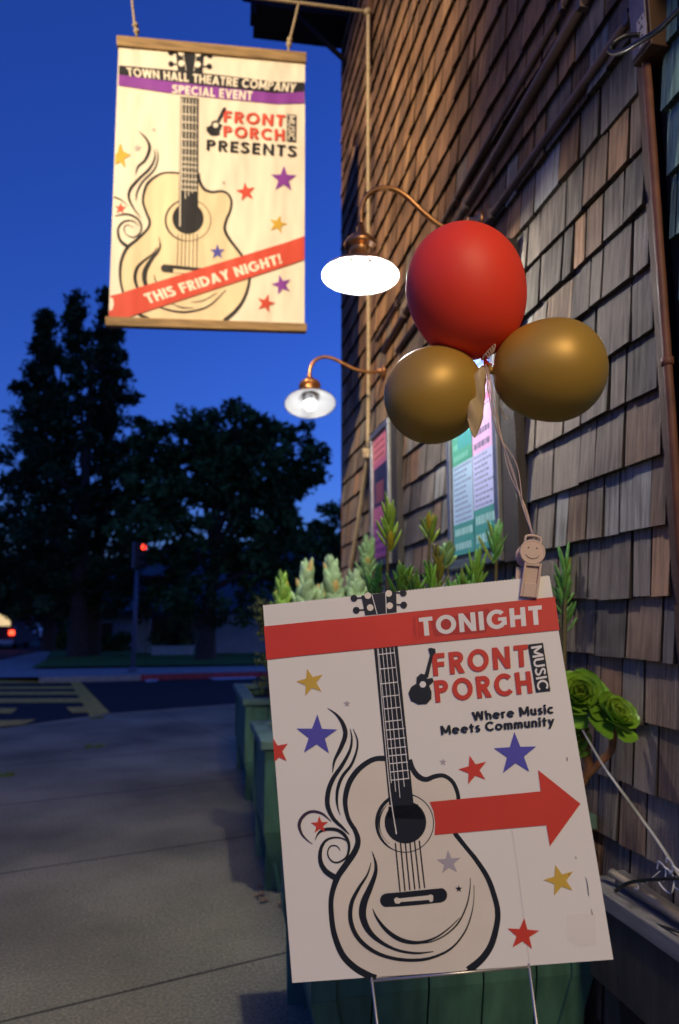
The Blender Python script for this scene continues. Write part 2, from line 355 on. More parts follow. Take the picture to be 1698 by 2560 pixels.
def pick(y, z):
    r = random.random(); k = random.uniform(.8,1.15)
    up = min(1, max(0, (z-2.7)/.9))
    if random.random() < up:
        c = (.27,.155,.095) if r < .5 else (.21,.125,.085) if r < .8 else (.33,.20,.115) if r < .93 else (.15,.095,.07)
    else:
        c = (.25,.205,.18) if r < .45 else (.20,.165,.15) if r < .68 else (.28,.19,.14) if r < .82 else (.33,.31,.30) if r < .92 else (.36,.21,.13) if r < .97 else (.13,.11,.10)
    return (c[0]*k, c[1]*k*.98, c[2]*k*.84)
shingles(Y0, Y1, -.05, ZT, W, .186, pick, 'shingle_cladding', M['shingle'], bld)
for q0,q1 in (((W-.02, Y0-.032, -.1), (W+.012, Y0-.004, ZT)),((W-.012, Y1+.002, -.1), (W+.06, Y1+.05, ZT))):
    mb = MB(); mb.box(q0,q1); mb.build('corner_board', M['brown_wood'], bld, .003)
mb = MB(); p0=onY(934,157,5.02); mb.box((W-.055,4.97,p0[2]),(W-.016,5.07,ZT-.2)); mb.build('bracket_board', M['brown_wood'], bld, .003)
# dark eave timber and diagonal brace at the far corner
mb = MB(); e0=onY(638,38,6.12); e1=onY(861,62,6.12)
mb.hexa([(e0[0],6.0,e0[2]),(W+.3,6.0,e1[2]-.01),(W+.3,6.4,e1[2]-.01),(e0[0],6.4,e0[2]),(e0[0],6.0,e0[2]+.8),(W+.3,6.0,e1[2]+.8),(W+.3,6.4,e1[2]+.8),(e0[0],6.4,e0[2]+.8)])
b0=onY(626,54,6.05); mb.box((b0[0],5.95,b0[2]),(b0[0]+.05,6.1,b0[2]+.9)); mb.box((b0[0]-.08,5.97,b0[2]+.2),(e0[0],6.05,b0[2]+.9)); mb.build('roof_overhang', M['black_beam'], bld)
mb = MB(); mb.bar(onY(742,40,6.02), onY(872,160,6.02), .035, .035, (0,1,0)); mb.build('brace', M['black_beam'], bld)
# green shingled neighbour wall nearest the camera
gb = thing('green_building', (W+2, -.5, 0), 'green painted shingle wall at the right edge next to the rusty pipe', 'building')
mb = MB(); mb.box((W+.03,-2.2,-.1),(W+4,Y0-.034,ZT)); mb.build('wall', M['wallback'], gb)
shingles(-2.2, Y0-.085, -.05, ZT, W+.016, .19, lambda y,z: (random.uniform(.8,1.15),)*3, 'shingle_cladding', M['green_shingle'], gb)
# pipes
o = MB(); o.tube([(W-.024,Y0-.056,-.05),(W-.024,Y0-.056,2.0),(W-.024,Y0-.056,4.6)], .0125, 12); pr = o.build('rusty_pipe', M['rust'])
pipe_z = (.5,2.05,3.3)
def band(z):
    mb = MB(); mb.lathe([(.0128,-.012),(.017,-.010),(.017,.010),(.0128,.012)], (W-.024,Y0-.056,z), n=14)
    mb.build('pipe_band', M['rust'], pr)
tag(pr, 'rusty vertical pipe running up the corner between brown and green shingles', 'pipe')
for z in pipe_z: band(z)
def conduit(a, b, rad, lab):
    pa = onX(*a, W-.03); pb = onX(*b, W-.03); d = (pb-pa)/np.linalg.norm(pb-pa)
    pa = pa-d*.9; pb = pb+d*1.5
    mb = MB(); mb.tube([pa, (pa+pb)/2, pb], rad, 10); o = mb.build('conduit', M['pipe_paint']); tag(o, lab, 'conduit', 'painted conduits along the shingle wall')
    for t in (.25,.55,.85):
        m2 = MB(); q = pa+(pb-pa)*t; m2.box((W-.03-rad*1.1,q[1]-.012,q[2]-rad*1.35),(W-.008,q[1]+.012,q[2]+rad*1.35))
        m2.build('conduit_strap', M['pipe_paint'], o)
conduit((1562,66),(1217,558),.016,'lowest of the three painted conduits crossing the shingle wall')
conduit((1464,0),(1146,553),.022,'thickest painted conduit, in the middle of the three on the shingle wall')
conduit((1418,0),(1112,547),.013,'thin topmost conduit of the three on the shingle wall')
# electrical box
pw = onX(1652,169,W+.03); zb = pw[2]; f0 = onZ(1584,168,zb); n0 = onZ(1625,108,zb); n1 = onZ(1697,111,zb)
ya, yb = n0[1], f0[1]; xa = (f0[0]+n0[0])/2
eb = thing('electrical_box', (W, (ya+yb)/2, zb), 'brown electrical box with paper label and looped cable at the top right', 'electrical box')
mb = MB(); mb.box((xa,ya,zb),(W+.05,yb,zb+.42)); mb.build('case', M['box_brown'], eb, .004)
mb = MB(); mb.box((xa-.006,ya+.01,zb+.012),(xa-.0005,yb-.01,zb+.40)); mb.build('cover', M['box_grey'], eb, .002)
xl = xa-.008; L = lambda u,v: onX(u,v,xl)
mb = MB(); q=[L(1591,58),L(1609,29),L(1617,60),L(1616,80),L(1612,104),L(1598,124),L(1601,88),L(1592,79)]; mb.poly(q); lb = mb.build('paper_label', M['label'], eb)
xl = xa-.0095; mb = MB()
for a,b in (((1604,42),(1605,49)),((1597,54),(1598,60)),((1602,64),(1604,63)),((1599,74),(1607,65)),((1603,90),(1608,86))): mb.bar(L(*a),L(*b),.004,.0008,(1,0,0))
mb.build('printed_mark', M['ink'], eb)
mb = MB(); mb.tube(smooth([onX(1600,88,xa-.03),onX(1565,90,xa-.06),onX(1536,106,xa-.09),onX(1524,124,xa-.1),onX(1536,134,xa-.1),onX(1562,126,xa-.11),onX(1600,104,xa-.11),onX(1650,72,xa-.1),onX(1700,22,xa-.1),onX(1760,-40,xa-.1)],5), .0075, 8)
o = mb.build('electric_cable', M['cable']); tag(o, 'thick dark cable looping out of the electrical box', 'cable')

# ---------------------------------------------------------------- poster cases
def case(name, q, label, sheets, post):
    # q: (uL, uR, v top, v bottom at left) seen on the wall plane
    (uL, uR, vt, vb) = q; xw = W-.016
    a = onX(uL, vb, xw); b = onX(uR, vb, xw); y0, y1 = b[1], a[1]; z0 = onX((uL+uR)/2, vb, xw)[2]; z1 = vt
    t = thing(name, (xw, (y0+y1)/2, z0), label, 'poster case', 'poster cases on the shingle wall')
    mb = MB(); mb.box((xw-.05,y0,z0),(xw-.001,y1,z1)); mb.build('backboard', M['glass_dark'], t)
    mb = MB(); w=.042
    for A,B in (((y0-w,z0-w),(y1+w,z0)),((y0-w,z1),(y1+w,z1+w)),((y0-w,z0+.001),(y0,z1-.001)),((y1,z0+.001),(y1+w,z1-.001))):
        mb.box((xw-.065,A[0],A[1]),(xw,B[0],B[1]))
    mb.build('frame', M['metal_case'], t, .004)
    for s0,s1,t0,t1,parts in sheets:
        Y = lambda s: y1+(y0-y1)*s
        Z = lambda q: z0+(z1-z0)*q
        for j,(a0,b0,a1,b1,mm,lines) in enumerate(parts):
            mb = MB(); ya,yb = Y(s0+(s1-s0)*a0), Y(s0+(s1-s0)*a1); za,zb = Z(t0+(t1-t0)*b0), Z(t0+(t1-t0)*b1)
            x = xw-.0515-.0004*j; mb.poly([(x,ya,za),(x,yb,za),(x,yb,zb),(x,ya,zb)])
            o = mb.build('poster_sheet', mm, t)
            if lines:
                m2 = MB(); n,colr,fill = lines
                for i in range(n):
                    z = za+(zb-za)*(i+.6)/(n+.2); e = random.uniform(.55,.95) if fill else .9
                    yy0 = ya+(yb-ya)*.08; yy1 = ya+(yb-ya)*e; hh = (zb-za)/(n)*.22
                    y = yy0
                    while abs(y-yy0) < abs(yy1-yy0):
                        wd = random.uniform(.012,.035)*(-1); m2.poly([(x-.0002,y,z-hh),(x-.0002,y+wd,z-hh),(x-.0002,y+wd,z+hh),(x-.0002,y,z+hh)]); y += wd-.008
                m2.build('printed_line', colr, o)
    if post:
        mb = MB(); mb.box((xw-.045,y0-w-.14,z0-.05),(xw-.002,y0-w-.001,z1+.1)); mb.build('side_post', M['dark_wood'], t, .003)
    return t
P = paper
ltx = P('text_blue',(.25,.3,.45)); dtx = P('text_dark',(.2,.16,.25)); ptx = P('text_pink',(.75,.15,.35))
case('poster_case', (1160,1276,2.80,1392), 'poster case with pastel notices behind the balloon ribbon and a dark post', [
  (.03,.52,.02,.98,[(0,.66,1,1,P('cream',(.80,.80,.58)),(12,ltx,1)),(0,.635,1,.665,P('orange',(.8,.42,.1)),None),(0,.38,1,.64,P('green',(.10,.42,.25)),(5,P('lightgreen',(.25,.6,.45)),1)),(.3,.44,1,.6,P('teal',(.08,.38,.36)),None),
     (0,.13,1,.38,P('paleblue',(.5,.68,.80)),(11,ltx,1)),(0,0,1,.13,P('deepteal',(.08,.36,.30)),(2,P('mint',(.5,.75,.65)),1))]),
  (.53,.99,.02,.98,[(0,.70,1,1,P('periwinkle',(.12,.20,.60)),(10,P('white',(.4,.48,.75)),1)),(0,.38,1,.70,P('pink',(.88,.52,.78)),(6,dtx,1)),(.1,.56,.9,.60,P('pink',(.88,.52,.78)),(1,ptx,0)),(0,.16,1,.38,P('lilac',(.66,.66,.90)),(10,ltx,1)),(0,0,1,.16,P('deepteal',(.08,.36,.30)),(2,P('mint',(.5,.75,.65)),1))])], True)
case('poster_case', (951,992,2.62,1400), 'far poster case with dark pink poster near the hanging rope', [
  (.05,.95,.02,.98,[(0,0,1,1,P('rose',(.55,.16,.30)),None),(.05,.42,.95,.75,P('night',(.03,.03,.09)),None),(.2,.45,.75,.62,P('dusk',(.25,.08,.12)),None),(0,.8,1,.98,P('salmon',(.75,.25,.30)),(3,P('text_maroon',(.3,.05,.1)),1)),(0,.02,1,.3,P('magenta',(.45,.14,.38)),(4,P('text_plum',(.2,.05,.2)),1))])], True)

# ---------------------------------------------------------------- gooseneck lamps
def wall_lamp(y, rim, arm, armr, R, label, tilt, bulbm, plate):
    A = [onY(u,v,y) for u,v in arm]; rc = onY(*rim, y)
    t = thing('wall_lamp', (W, y, A[-1][2]), label, 'lamp', 'gooseneck lamps on the shingle wall')
    mb = MB(); mb.tube(smooth(A,6), armr, 12); mb.build('arm', M['copper'], t)
    mb = MB(); pz = A[-1][2]; mb.lathe([(.055,0),(.055,.014),(.035,.022),(.018,.03),(.016,.06)], (W-.012,y,pz), (-1,0,0), 24); mb.build('wall_plate', M['copper'], t)
    ax = unit(V(*tilt)); sc = R/.18; top = rc+ax*(.085*sc)
    # shade: outer bronze skin, inner white enamel
    mb = MB(); outer = [(.18,0),(.172,.012),(.14,.034),(.10,.052),(.065,.07),(.052,.085)]; inner = [(.050,.083),(.062,.066),(.098,.047),(.138,.029),(.170,.007),(.178,-.002)]
    pr = [(r*sc,h*sc) for r,h in outer+inner]; pr.append(pr[0])
    mb.lathe(pr, rc, ax, 48, capends=False, mis=[0]*5+[1]*7); mb.build('lamp_shade', [M['copper'],M['enamel']], t)
    mb = MB(); mb.lathe([(.05*sc,0),(.05*sc,.05*sc),(.052*sc,.055*sc),(.074*sc,.062*sc),(.078*sc,.078*sc),(.07*sc,.092*sc),(.052*sc,.098*sc),(.046*sc,.116*sc),(.02*sc,.122*sc),(.019*sc,.165*sc),(.012*sc,.168*sc)], rc+ax*.08*sc, ax, 32); mb.build('lamp_cap', M['copper'], t)
    mb = MB(); mb.lathe([(.042*sc,.082*sc),(.042*sc,.004*sc),(.036*sc,.0)], rc, ax, 24); mb.build('bulb_collar', M['socket'], t)
    mb = MB(); br=.043*sc; mb.lathe([(br*sin(a),-.012*sc-br*cos(a)*1.0) for a in np.linspace(.02,pi*.86,12)], rc+ax*.012*sc, ax, 24); mb.build('bulb', bulbm, t)
wall_lamp(2.967, (901,690), [(903,560),(904,522),(917,490),(945,473),(980,472),(1015,490),(1060,532),(1105,566),(1150,578),(1185,570),(1205,556)], .0125, .176,
          'brighter gooseneck wall lamp of aged copper just left of the red balloon', (0.02,.03,1), M['bulb'], 0)
wall_lamp(4.739, (776,1010), [(774,945),(776,922),(786,903),(806,893),(832,896),(862,911),(890,924),(920,930),(948,929),(965,928)], .0125, .178,
          'smaller looking gooseneck wall lamp below the banner, its bulb showing', (0.02,.33,1), M['bulb_dim'], 0)

# ---------------------------------------------------------------- rope and banner
YB = 4.95
mb = MB(); rp = [onY(921,30,YB),onY(921,330,YB),onY(921.5,650,YB),onY(922,900,YB),onY(920,1120,YB)]; mb.tube(smooth(rp,4), .014, 8)
mb.tube(smooth([onY(921,30,YB),onY(800,14,YB),onY(687,0,YB),onY(500,-23,YB),onY(300,-48,YB)],4), .013, 8)
for k in range(3):
    c = onY(919,1128+k*7,YB); mb.lathe([(.015,-.018),(.044-.005*k,-.007),(.044-.005*k,.007),(.015,.018)], c, (.3,.2*(k-1),1), 12)
mb.lathe([(.01,-.03),(.03,-.015),(.03,.015),(.01,.03)], onY(919,30,YB), (1,0,.2), 12)
mb.tube(smooth([onY(920,1136,YB),onX(908,1220,W-.06),onX(895,1310,W-.05),onX(873,1440,W-.04)],5), .017, 8)
tag(mb.build('rope', M['rope']), 'pale rope running down the wall from the bracket to its knot', 'rope')

def bpt(x, y, lay=0):   # banner drawing coordinates -> banner plane
    p = onY(240+x/2.6133, y/2.6133, YB); return p+V(0,-.0011*lay,0)
SB = YB*.999/F/2.6133
bn = thing('banner', bpt(720,300), 'cream cloth banner with black guitar and red ribbon hanging under the rope', 'banner')
mb = MB(); fr=[bpt(148,300),bpt(1366,415),bpt(1362,2117),bpt(83,2075)]
mb.hexa([p+V(0,.006,0) for p in (fr[3],fr[2])]+[p+V(0,.006,0) for p in (fr[1],fr[0])]+[fr[3],fr[2],fr[1],fr[0]]); mb.build('cloth', M['banner'], bn)
for q in (((1325,412),(1352,414),(1349,2116),(1322,2116)),((152,302),(168,303),(108,2075),(90,2075))):
    mb = MB(); mb.poly([bpt(x,y,.4) for x,y in q]); mb.build('hem', M['b_white'], bn)
def dowel(a,b,c,d,name):
    mb = MB(); A,B,Cc,D = [bpt(*p) for p in (a,b,c,d)]
    mb.hexa([D+V(0,-.02,0),Cc+V(0,-.02,0),Cc+V(0,.035,0),D+V(0,.035,0),A+V(0,-.02,0),B+V(0,-.02,0),B+V(0,.035,0),A+V(0,.035,0)]); mb.build(name, M['dowel'], bn, .006)
dowel((135,240),(1375,352),(1373,418),(137,308),'top_rail'); dowel((62,2072),(1378,2118),(1375,2172),(65,2132),'bottom_rail')
for k,kn in ((((232,-40),(250,130),(268,240)),((258,165),(266,205))), (((1325,20),(1290,170),(1265,270),(1255,352)),((1266,262),(1262,292)))):
    mb = MB(); mb.tube(smooth([bpt(*q) for q in k],4), .009, 8)
    for q in kn: mb.lathe([(.006,-.02),(.022,-.008),(.022,.008),(.006,.02)], bpt(*q), (.2,.1,1), 10)
    mb.build('hanging_cord', M['rope'], bn)

# ================================================================== flat artwork: strokes, stars, lettering
class Art:
    def __init__(s, fn, mats, nrm): s.fn = fn; s.mats = mats; s.mb = MB(); s.n = nrm; s.lay = 1.0
    def mi(s, key):
        if key not in s.mats: s.mats.append(key)
        return s.mats.index(key)
    def step(s, d=.3): s.lay += d
    def poly(s, pts, key, lay=None): s.mb.poly([s.fn(x,y,lay or s.lay) for x,y in pts], s.mi(key))
    def stroke(s, pts, key, n=7, k=1.0, closed=False):
        q = smooth(pts, n) if len(pts) > 2 else [np.array(p,float) for p in pts]
        P = [np.array(p[:2]) for p in q]; N = len(P); mi = s.mi(key); prev = None
        for i,p in enumerate(P):
            d = unit(P[min(i+1,N-1)]-P[max(i-1,0)]); nn = V(-d[1],d[0]); w = max(q[i][2],.8)*k/2
            c = s.mb.add([s.fn(*(p-nn*w),s.lay), s.fn(*(p+nn*w),s.lay)])
            if prev is not None: s.mb.face((prev,prev+1,c+1,c), mi)
            prev = c
        s.step(.02)
    def ell(s, c, rx, ry, key, n=28): s.poly([(c[0]+rx*cos(2*pi*i/n), c[1]+ry*sin(2*pi*i/n)) for i in range(n)], key)
    def ring(s, c, rx, ry, w, key, a0=0, a1=2*pi, n=40):
        s.stroke([(c[0]+rx*cos(a0+(a1-a0)*i/n), c[1]+ry*sin(a0+(a1-a0)*i/n), w(i/n) if callable(w) else w) for i in range(n+1)], key, n=1)
    def star(s, c, tip, key, inner=.40):
        c = V(*c); t = V(*tip)-c; R = np.linalg.norm(t); a = math.atan2(t[1],t[0])
        s.poly([tuple(c+R*(1 if i%2==0 else inner)*V(cos(a+i*pi/5), sin(a+i*pi/5))) for i in range(10)], key)
    def text(s, txt, quad, key, t=.2, gap=.12):
        TL,TR,BR,BL = [V(*q) for q in quad]; x = 0; pr = []
        for ch in txt:
            if ch == ' ': x += .36; continue
            g, w = glyph(ch, t)
            for pl in g: pr.append([(x+a,b) for a,b in pl])
            x += w+gap
        tot = x-gap; mi = s.mi(key)
        for i,pl in enumerate(pr):
            out = []
            for a,b in pl:
                u = a/tot; out.append(s.fn(*((BL*(1-u)+BR*u)*(1-b)+(TL*(1-u)+TR*u)*b), s.lay+.02*(i%7)))
            s.mb.poly(out, mi)
        s.step(.2)
def arcs(cx, cy, rx, ry, t, a0, a1, n=14):   # outer radii rx, ry
    out = []
    for i in range(n):
        a = radians(a0+(a1-a0)*i/n); b = radians(a0+(a1-a0)*(i+1)/n)
        out.append([(cx+rx*cos(a),cy+ry*sin(a)),(cx+rx*cos(b),cy+ry*sin(b)),(cx+(rx-t)*cos(b),cy+(ry-t)*sin(b)),(cx+(rx-t)*cos(a),cy+(ry-t)*sin(a))])
    return out
def line(x0,y0,x1,y1,tw): return [(x0-tw/2,y0),(x0+tw/2,y0),(x1+tw/2,y1),(x1-tw/2,y1)]
def rect(x0,y0,x1,y1): return [(x0,y0),(x1,y0),(x1,y1),(x0,y1)]
def spl(pts, t, n=6):
    q = smooth(pts, n); N=len(q); L=[]
    for i,p in enumerate(q):
        d = unit(q[min(i+1,N-1)]-q[max(i-1,0)]); nn = V(-d[1],d[0])*t/2; L.append((tuple(p-nn),tuple(p+nn)))
    return [[a[0],b[0],b[1],a[1]] for a,b in zip(L,L[1:])]
def glyph(ch, t):
    h = t/2; td = t*1.08
    if ch == 'I': return [rect(0,0,t,1)], t
    if ch == 'L': return [rect(0,0,t,1),rect(t,0,.5,t)], .5
    if ch == 'F': return [rect(0,0,t,1),rect(t,1-t,.54,1),rect(t,.5-h,.5,.5+h)], .54
    if ch == 'E': return [rect(0,0,t,1),rect(t,1-t,.54,1),rect(t,.5-h,.5,.5+h),rect(t,0,.54,t)], .54
    if ch == 'T': return [rect(.3-h,0,.3+h,1-t),rect(0,1-t,.6,1)], .6
    if ch == 'H': return [rect(0,0,t,1),rect(.7-t,0,.7,1),rect(t,.5-h,.7-t,.5+h)], .7
    if ch == 'N': return [rect(0,0,t,1),rect(.74-t,0,.74,1),[(t,1),(t-.02,1),(.74-t-.3*t,0),(.74-t,0),(.74-t,.3),(t,1)][1:] if False else [(0,1),(t,1),(.74,0),(.74-t,0)]], .74
    if ch == 'M': return [rect(0,0,t,1),rect(.88-t,0,.88,1),line(.44,.18,h,1,td),line(.44,.18,.88-h,1,td)], .88
    if ch == 'W': return [line(.26,0,h,1,td),line(.26,0,.52,1,td),line(.78,0,.52,1,td),line(.78,0,1.04-h,1,td)], 1.04
    if ch == 'V': return [line(.36,0,h,1,td),line(.36,0,.72-h,1,td)], .72
    if ch == 'A': return [line(h,0,.38,1,td),line(.76-h,0,.38,1,td),rect(.2,.2,.56,.2+t*.85)], .76
    if ch == 'Y': return [line(.34,.40,h,1,td),line(.34,.40,.68-h,1,td),rect(.34-h,0,.34+h,.44)], .68
    if ch == 'O': return arcs(.44,.5,.45,.515,t,0,360,28), .88
    if ch == 'C': return arcs(.44,.5,.45,.515,t,42,318,24), .76
    if ch == 'G': return arcs(.44,.5,.45,.515,t,42,325,24)+[rect(.5,.40,.87,.40+t*.85),rect(.87-t,.16,.87,.42)], .88
    if ch == 'D': return [rect(0,0,t,1)]+arcs(.28,.5,.48,.5,t,-90,90,18)+[rect(t,0,.28,t),rect(t,1-t,.28,1)], .76
    if ch in 'PR':
        g = [rect(0,0,t,1),rect(t,1-t,.32,1),rect(t,.42,.32,.42+t)]+arcs(.32,.71,.29,.29,t,-90,90,14)
        if ch == 'R': g.append(line(.62-h,0,.33,.43,td*1.1))
        return g, .62 if ch == 'R' else .61
    if ch == 'S': return spl([(.50,.80),(.40,.895),(.27,1-h),(.12,.87),(.10,.73),(.20,.60),(.34,.50),(.46,.38),(.47,.22),(.37,.12),(.24,h),(.11,.11),(.02,.22)],t), .57
    if ch == 'U': return [rect(0,.34,t,1),rect(.68-t,.34,.68,1)]+arcs(.34,.34,.34,.35,t,180,360,16), .68
    if ch == '!': return [[(0,1),(t,1),(t*.85,.34),(t*.15,.34)],rect(0,0,t,t)], t
    X = .70
    if ch == 'h': return [rect(0,0,t,1)]+arcs(.27,X-.27,.27,.28,t,0,165,14)+[rect(.54-t,0,.54,X-.26)], .54
    if ch == 'n': return [rect(0,0,t,X)]+arcs(.27,X-.27,.27,.28,t,0,165,14)+[rect(.54-t,0,.54,X-.26)], .54
    if ch == 'm': return [rect(0,0,t,X)]+arcs(.25,X-.25,.25,.26,t,0,165,12)+[rect(.5-t,0,.5,X-.24)]+arcs(.25+.5-t,X-.25,.25,.26,t,0,165,12)+[rect(1.0-2*t,0,1.0-t,X-.24)], 1.0-t
    if ch == 'u': return [rect(.54-t,0,.54,X),rect(0,.27,t,X)]+arcs(.27,.27,.27,.28,t,180,345,14), .54
    if ch == 'i': return [rect(0,0,t,X)]+[[(h+.13*cos(a*pi/6),.88+.13*sin(a*pi/6)) for a in range(12)]], t
    if ch == 'o': return arcs(.33,.35,.34,.37,t,0,360,22), .66
    if ch == 'c': return arcs(.33,.35,.34,.37,t,48,312,18), .56
    if ch == 'e': return arcs(.33,.35,.34,.37,t,0,315,20)+[rect(.1,.30,.64,.30+t*.7)], .66
    if ch == 'r': return [rect(0,0,t,X)]+arcs(.27,X-.27,.27,.28,t,55,165,10), .40
    if ch == 't': return [rect(.1,.0,.1+t,.92),rect(0,X-t*.85,.42,X)], .40
    if ch == 's': return spl([(.40,.58),(.28,.625),(.13,.57),(.12,.45),(.26,.36),(.37,.25),(.33,.12),(.20,.075),(.04,.15)],t*.9), .45
    if ch == 'y': return [line(.30,.02,h,X,td),line(.14,-.28,.60-h,X,td)], .60
    return [rect(0,0,t,1)], t

def mini_guitar(a, body, neck, hole, cream):     # body outline pts, neck pts
    a.poly(body, 'I'); a.step(.1); a.poly(neck, 'I'); a.step(.1); a.ell(hole[:2], hole[2], hole[2], cream); a.step()

def finish(a, name, table, parent): return a.mb.build(name, [table[k] for k in a.mats], parent)

# ------------------------------------------------------------------ banner artwork
TB = {'I':M['b_ink'],'R':M['b_red'],'C':M['b_cream'],'G':M['b_gold'],'B':M['b_blue'],'P':M['b_purple'],'W':M['b_white'],'Y':M['b_grey']}
a = Art(bpt, [], V(0,-1,0))
LB = [(545,1132,14),(450,1130,14),(385,1158,18),(335,1205,20),(315,1260,18),(308,1320,16),(330,1390,16),(352,1450,18),(335,1500,18),(270,1565,20),(205,1620,24),(168,1700,22),(158,1780,20),(165,1860,16),(190,1940,16),(240,2015,20),(290,2058,22),(345,2084,24)]
RB = [(668,1130,20),(680,1190,20),(710,1238,20),(760,1256,18),(820,1250,16),(862,1268,16),(885,1312,16),(878,1375,17),(852,1440,18),(842,1500,20),(872,1562,20),(920,1625,18),(968,1692,16),(998,1760,16),(1003,1830,18),(985,1910,20),(950,1985,22),(900,2045,26),(838,2098,30)]
a.poly([p[:2] for p in LB]+[p[:2] for p in RB[::-1]], 'C'); a.step(); a.stroke(LB,'I'); a.stroke(RB,'I'); a.step()
a.ring((603,1440),148,136,lambda t: 5+9*max(0,-cos(2*pi*t)), 'I'); a.step(.1); a.ell((602,1428),103,103,'I'); a.step()
a.poly([(550,632),(672,642),(668,1365),(540,1365)],'I'); a.step()
for i in range(5): a.stroke([(566+i*22,640+2*i,4.5),(562+i*22,1245+(18*((i*3)%4)),4.5)],'W')
a.stroke([(555,640,5),(549,1480,7)],'W')
for y in (683,748,800,855,912,968,1018,1060,1092,1130,1170,1206,1242): a.stroke([(560,y-3,6),(662,y+5,6)],'W')
for i in range(6): a.stroke([(537+i*25,1530,5),(532+i*25,1748+2*i,5)],'I')
a.stroke([(450,1754,52),(600,1768,48),(735,1776,40)],'I',n=2); a.ell((450,1754),26,26,'I'); a.step(); a.stroke([(505,1770,26),(690,1784,16)],'C'); a.step()
for st in ([(412,1550,3),(420,1610,12),(400,1650,18),(360,1700,24),(322,1770,32),(318,1830,30),(335,1890,24)], [(402,1615,4),(370,1660,10),(320,1700,14),(270,1750,20),(255,1820,22),(272,1885,16)],
           [(380,1795,3),(390,1835,8),(420,1880,12)], [(420,2010,10),(520,2036,13),(620,2036,13),(740,1998,10),(850,1895,5)], [(495,1985,3),(560,2010,8),(640,2012,3)], [(620,1975,3),(700,1965,6),(790,1915,3)],
           [(275,855,2),(330,910,14),(350,970,19),(322,1045,16),(275,1090,12),(260,1140,3)], [(378,975,2),(385,1030,9),(352,1100,14),(285,1165,16),(228,1230,18),(214,1290,16),(245,1360,12),(292,1424,3)],
           [(395,972,2),(405,1030,8),(380,1110,10),(305,1188,12),(268,1260,10),(262,1315,3)], [(118,1288,10),(165,1308,9),(210,1348,3)],
           [(126,1412,6),(200,1400,12),(268,1428,13),(297,1480,11),(282,1530,8),(240,1551,7),(196,1530,6),(184,1490,6),(208,1470,5),(246,1490,3)], [(282,1476,3),(240,1445,8),(180,1450,11),(144,1500,14),(158,1570,19),(205,1612,24)]):
    a.stroke(st,'I')
a.step()
for c,t,k in (((1226,1172),(1228,1083),'P'),((272,968),(272,942),'Y'),((378,849),(378,835),'Y'),((832,1195),(832,1181),'Y'),((980,1256),(970,1192),'R'),((1188,1467),(1203,1408),'G'),((794,1648),(794,1596),'B'),((1213,1862),(1196,1796),'P'),((1110,1984),(1127,1924),'R'),((160,1363),(163,1324),'R')): a.star(c,t,k)
a.poly([(150,958),(162,938),(178,990),(226,1014),(185,1038),(192,1100),(158,1060),(125,1075),(128,1010),(142,1000)],'G'); a.step()
# headstock
a.poly([(520,326),(705,343),(695,478),(535,468)],'I')
for x,y in ((488,346),(490,420),(743,364),(740,436)): a.ell((x,y),18,18,'I'); a.stroke([(x,y,8),(600,y+4,8)],'I')
a.step()
for x,y in ((558,348),(558,417),(668,352),(664,424)): a.ell((x,y),20,20,'W')
a.stroke([(566,345,4),(590,465,4)],'W'); a.stroke([(658,352,4),(640,468,4)],'W'); a.step()
# bands
a.poly([(152,430),(450,456),(800,492),(1180,538),(1362,540),(1361,602),(1180,612),(800,572),(450,530),(149,490)],'I')
a.poly([(149,491),(450,531),(800,573),(1180,613),(1361,603),(1360,678),(1180,682),(800,645),(450,606),(147,560)],'P'); a.step()
a.text('TOWN HALL THEATRE COMPANY',((200,444),(1312,550),(1300,608),(208,500)),'W',.20,.10)
a.text('SPECIAL EVENT',((500,557),(1024,600),(1020,661),(500,613)),'W',.21,.11)
a.text('FRONT',((836,726),(1238,755),(1232,830),(832,800)),'R',.21,.17); a.text('PORCH',((832,824),(1234,850),(1232,925),(832,896)),'R',.21,.17)
a.text('PRESENTS',((724,914),(1312,956),(1308,1030),(722,984)),'I',.19,.19)
a.poly([(1249,748),(1308,755),(1305,932),(1246,925)],'I'); a.step(); a.text('MUSIC',((1300,762),(1298,924),(1254,918),(1257,756)),'W',.17,.10)
mini_guitar(a,[(755,800),(785,788),(800,812),(825,815),(815,835),(805,860),(808,880),(780,888),(745,885),(722,860),(722,835),(752,822)],[(828,712),(845,703),(848,720),(800,805),(788,795)],(782,822,17),'W')
# ribbon
a.poly([(95,1935),(160,1920),(250,1890),(1250,1585),(1362,1545),(1362,1697),(1270,1730),(215,2074),(84,2074)],'R'); a.step()
a.text('THIS FRIDAY NIGHT!',((308,1925),(1200,1660),(1217,1722),(343,1988)),'W',.23,.10)
a.poly([(92,1950),(112,1950),(118,1990),(108,2030),(88,2030)],'W'); a.step()
finish(a,'printed_guitar_design',TB,bn)

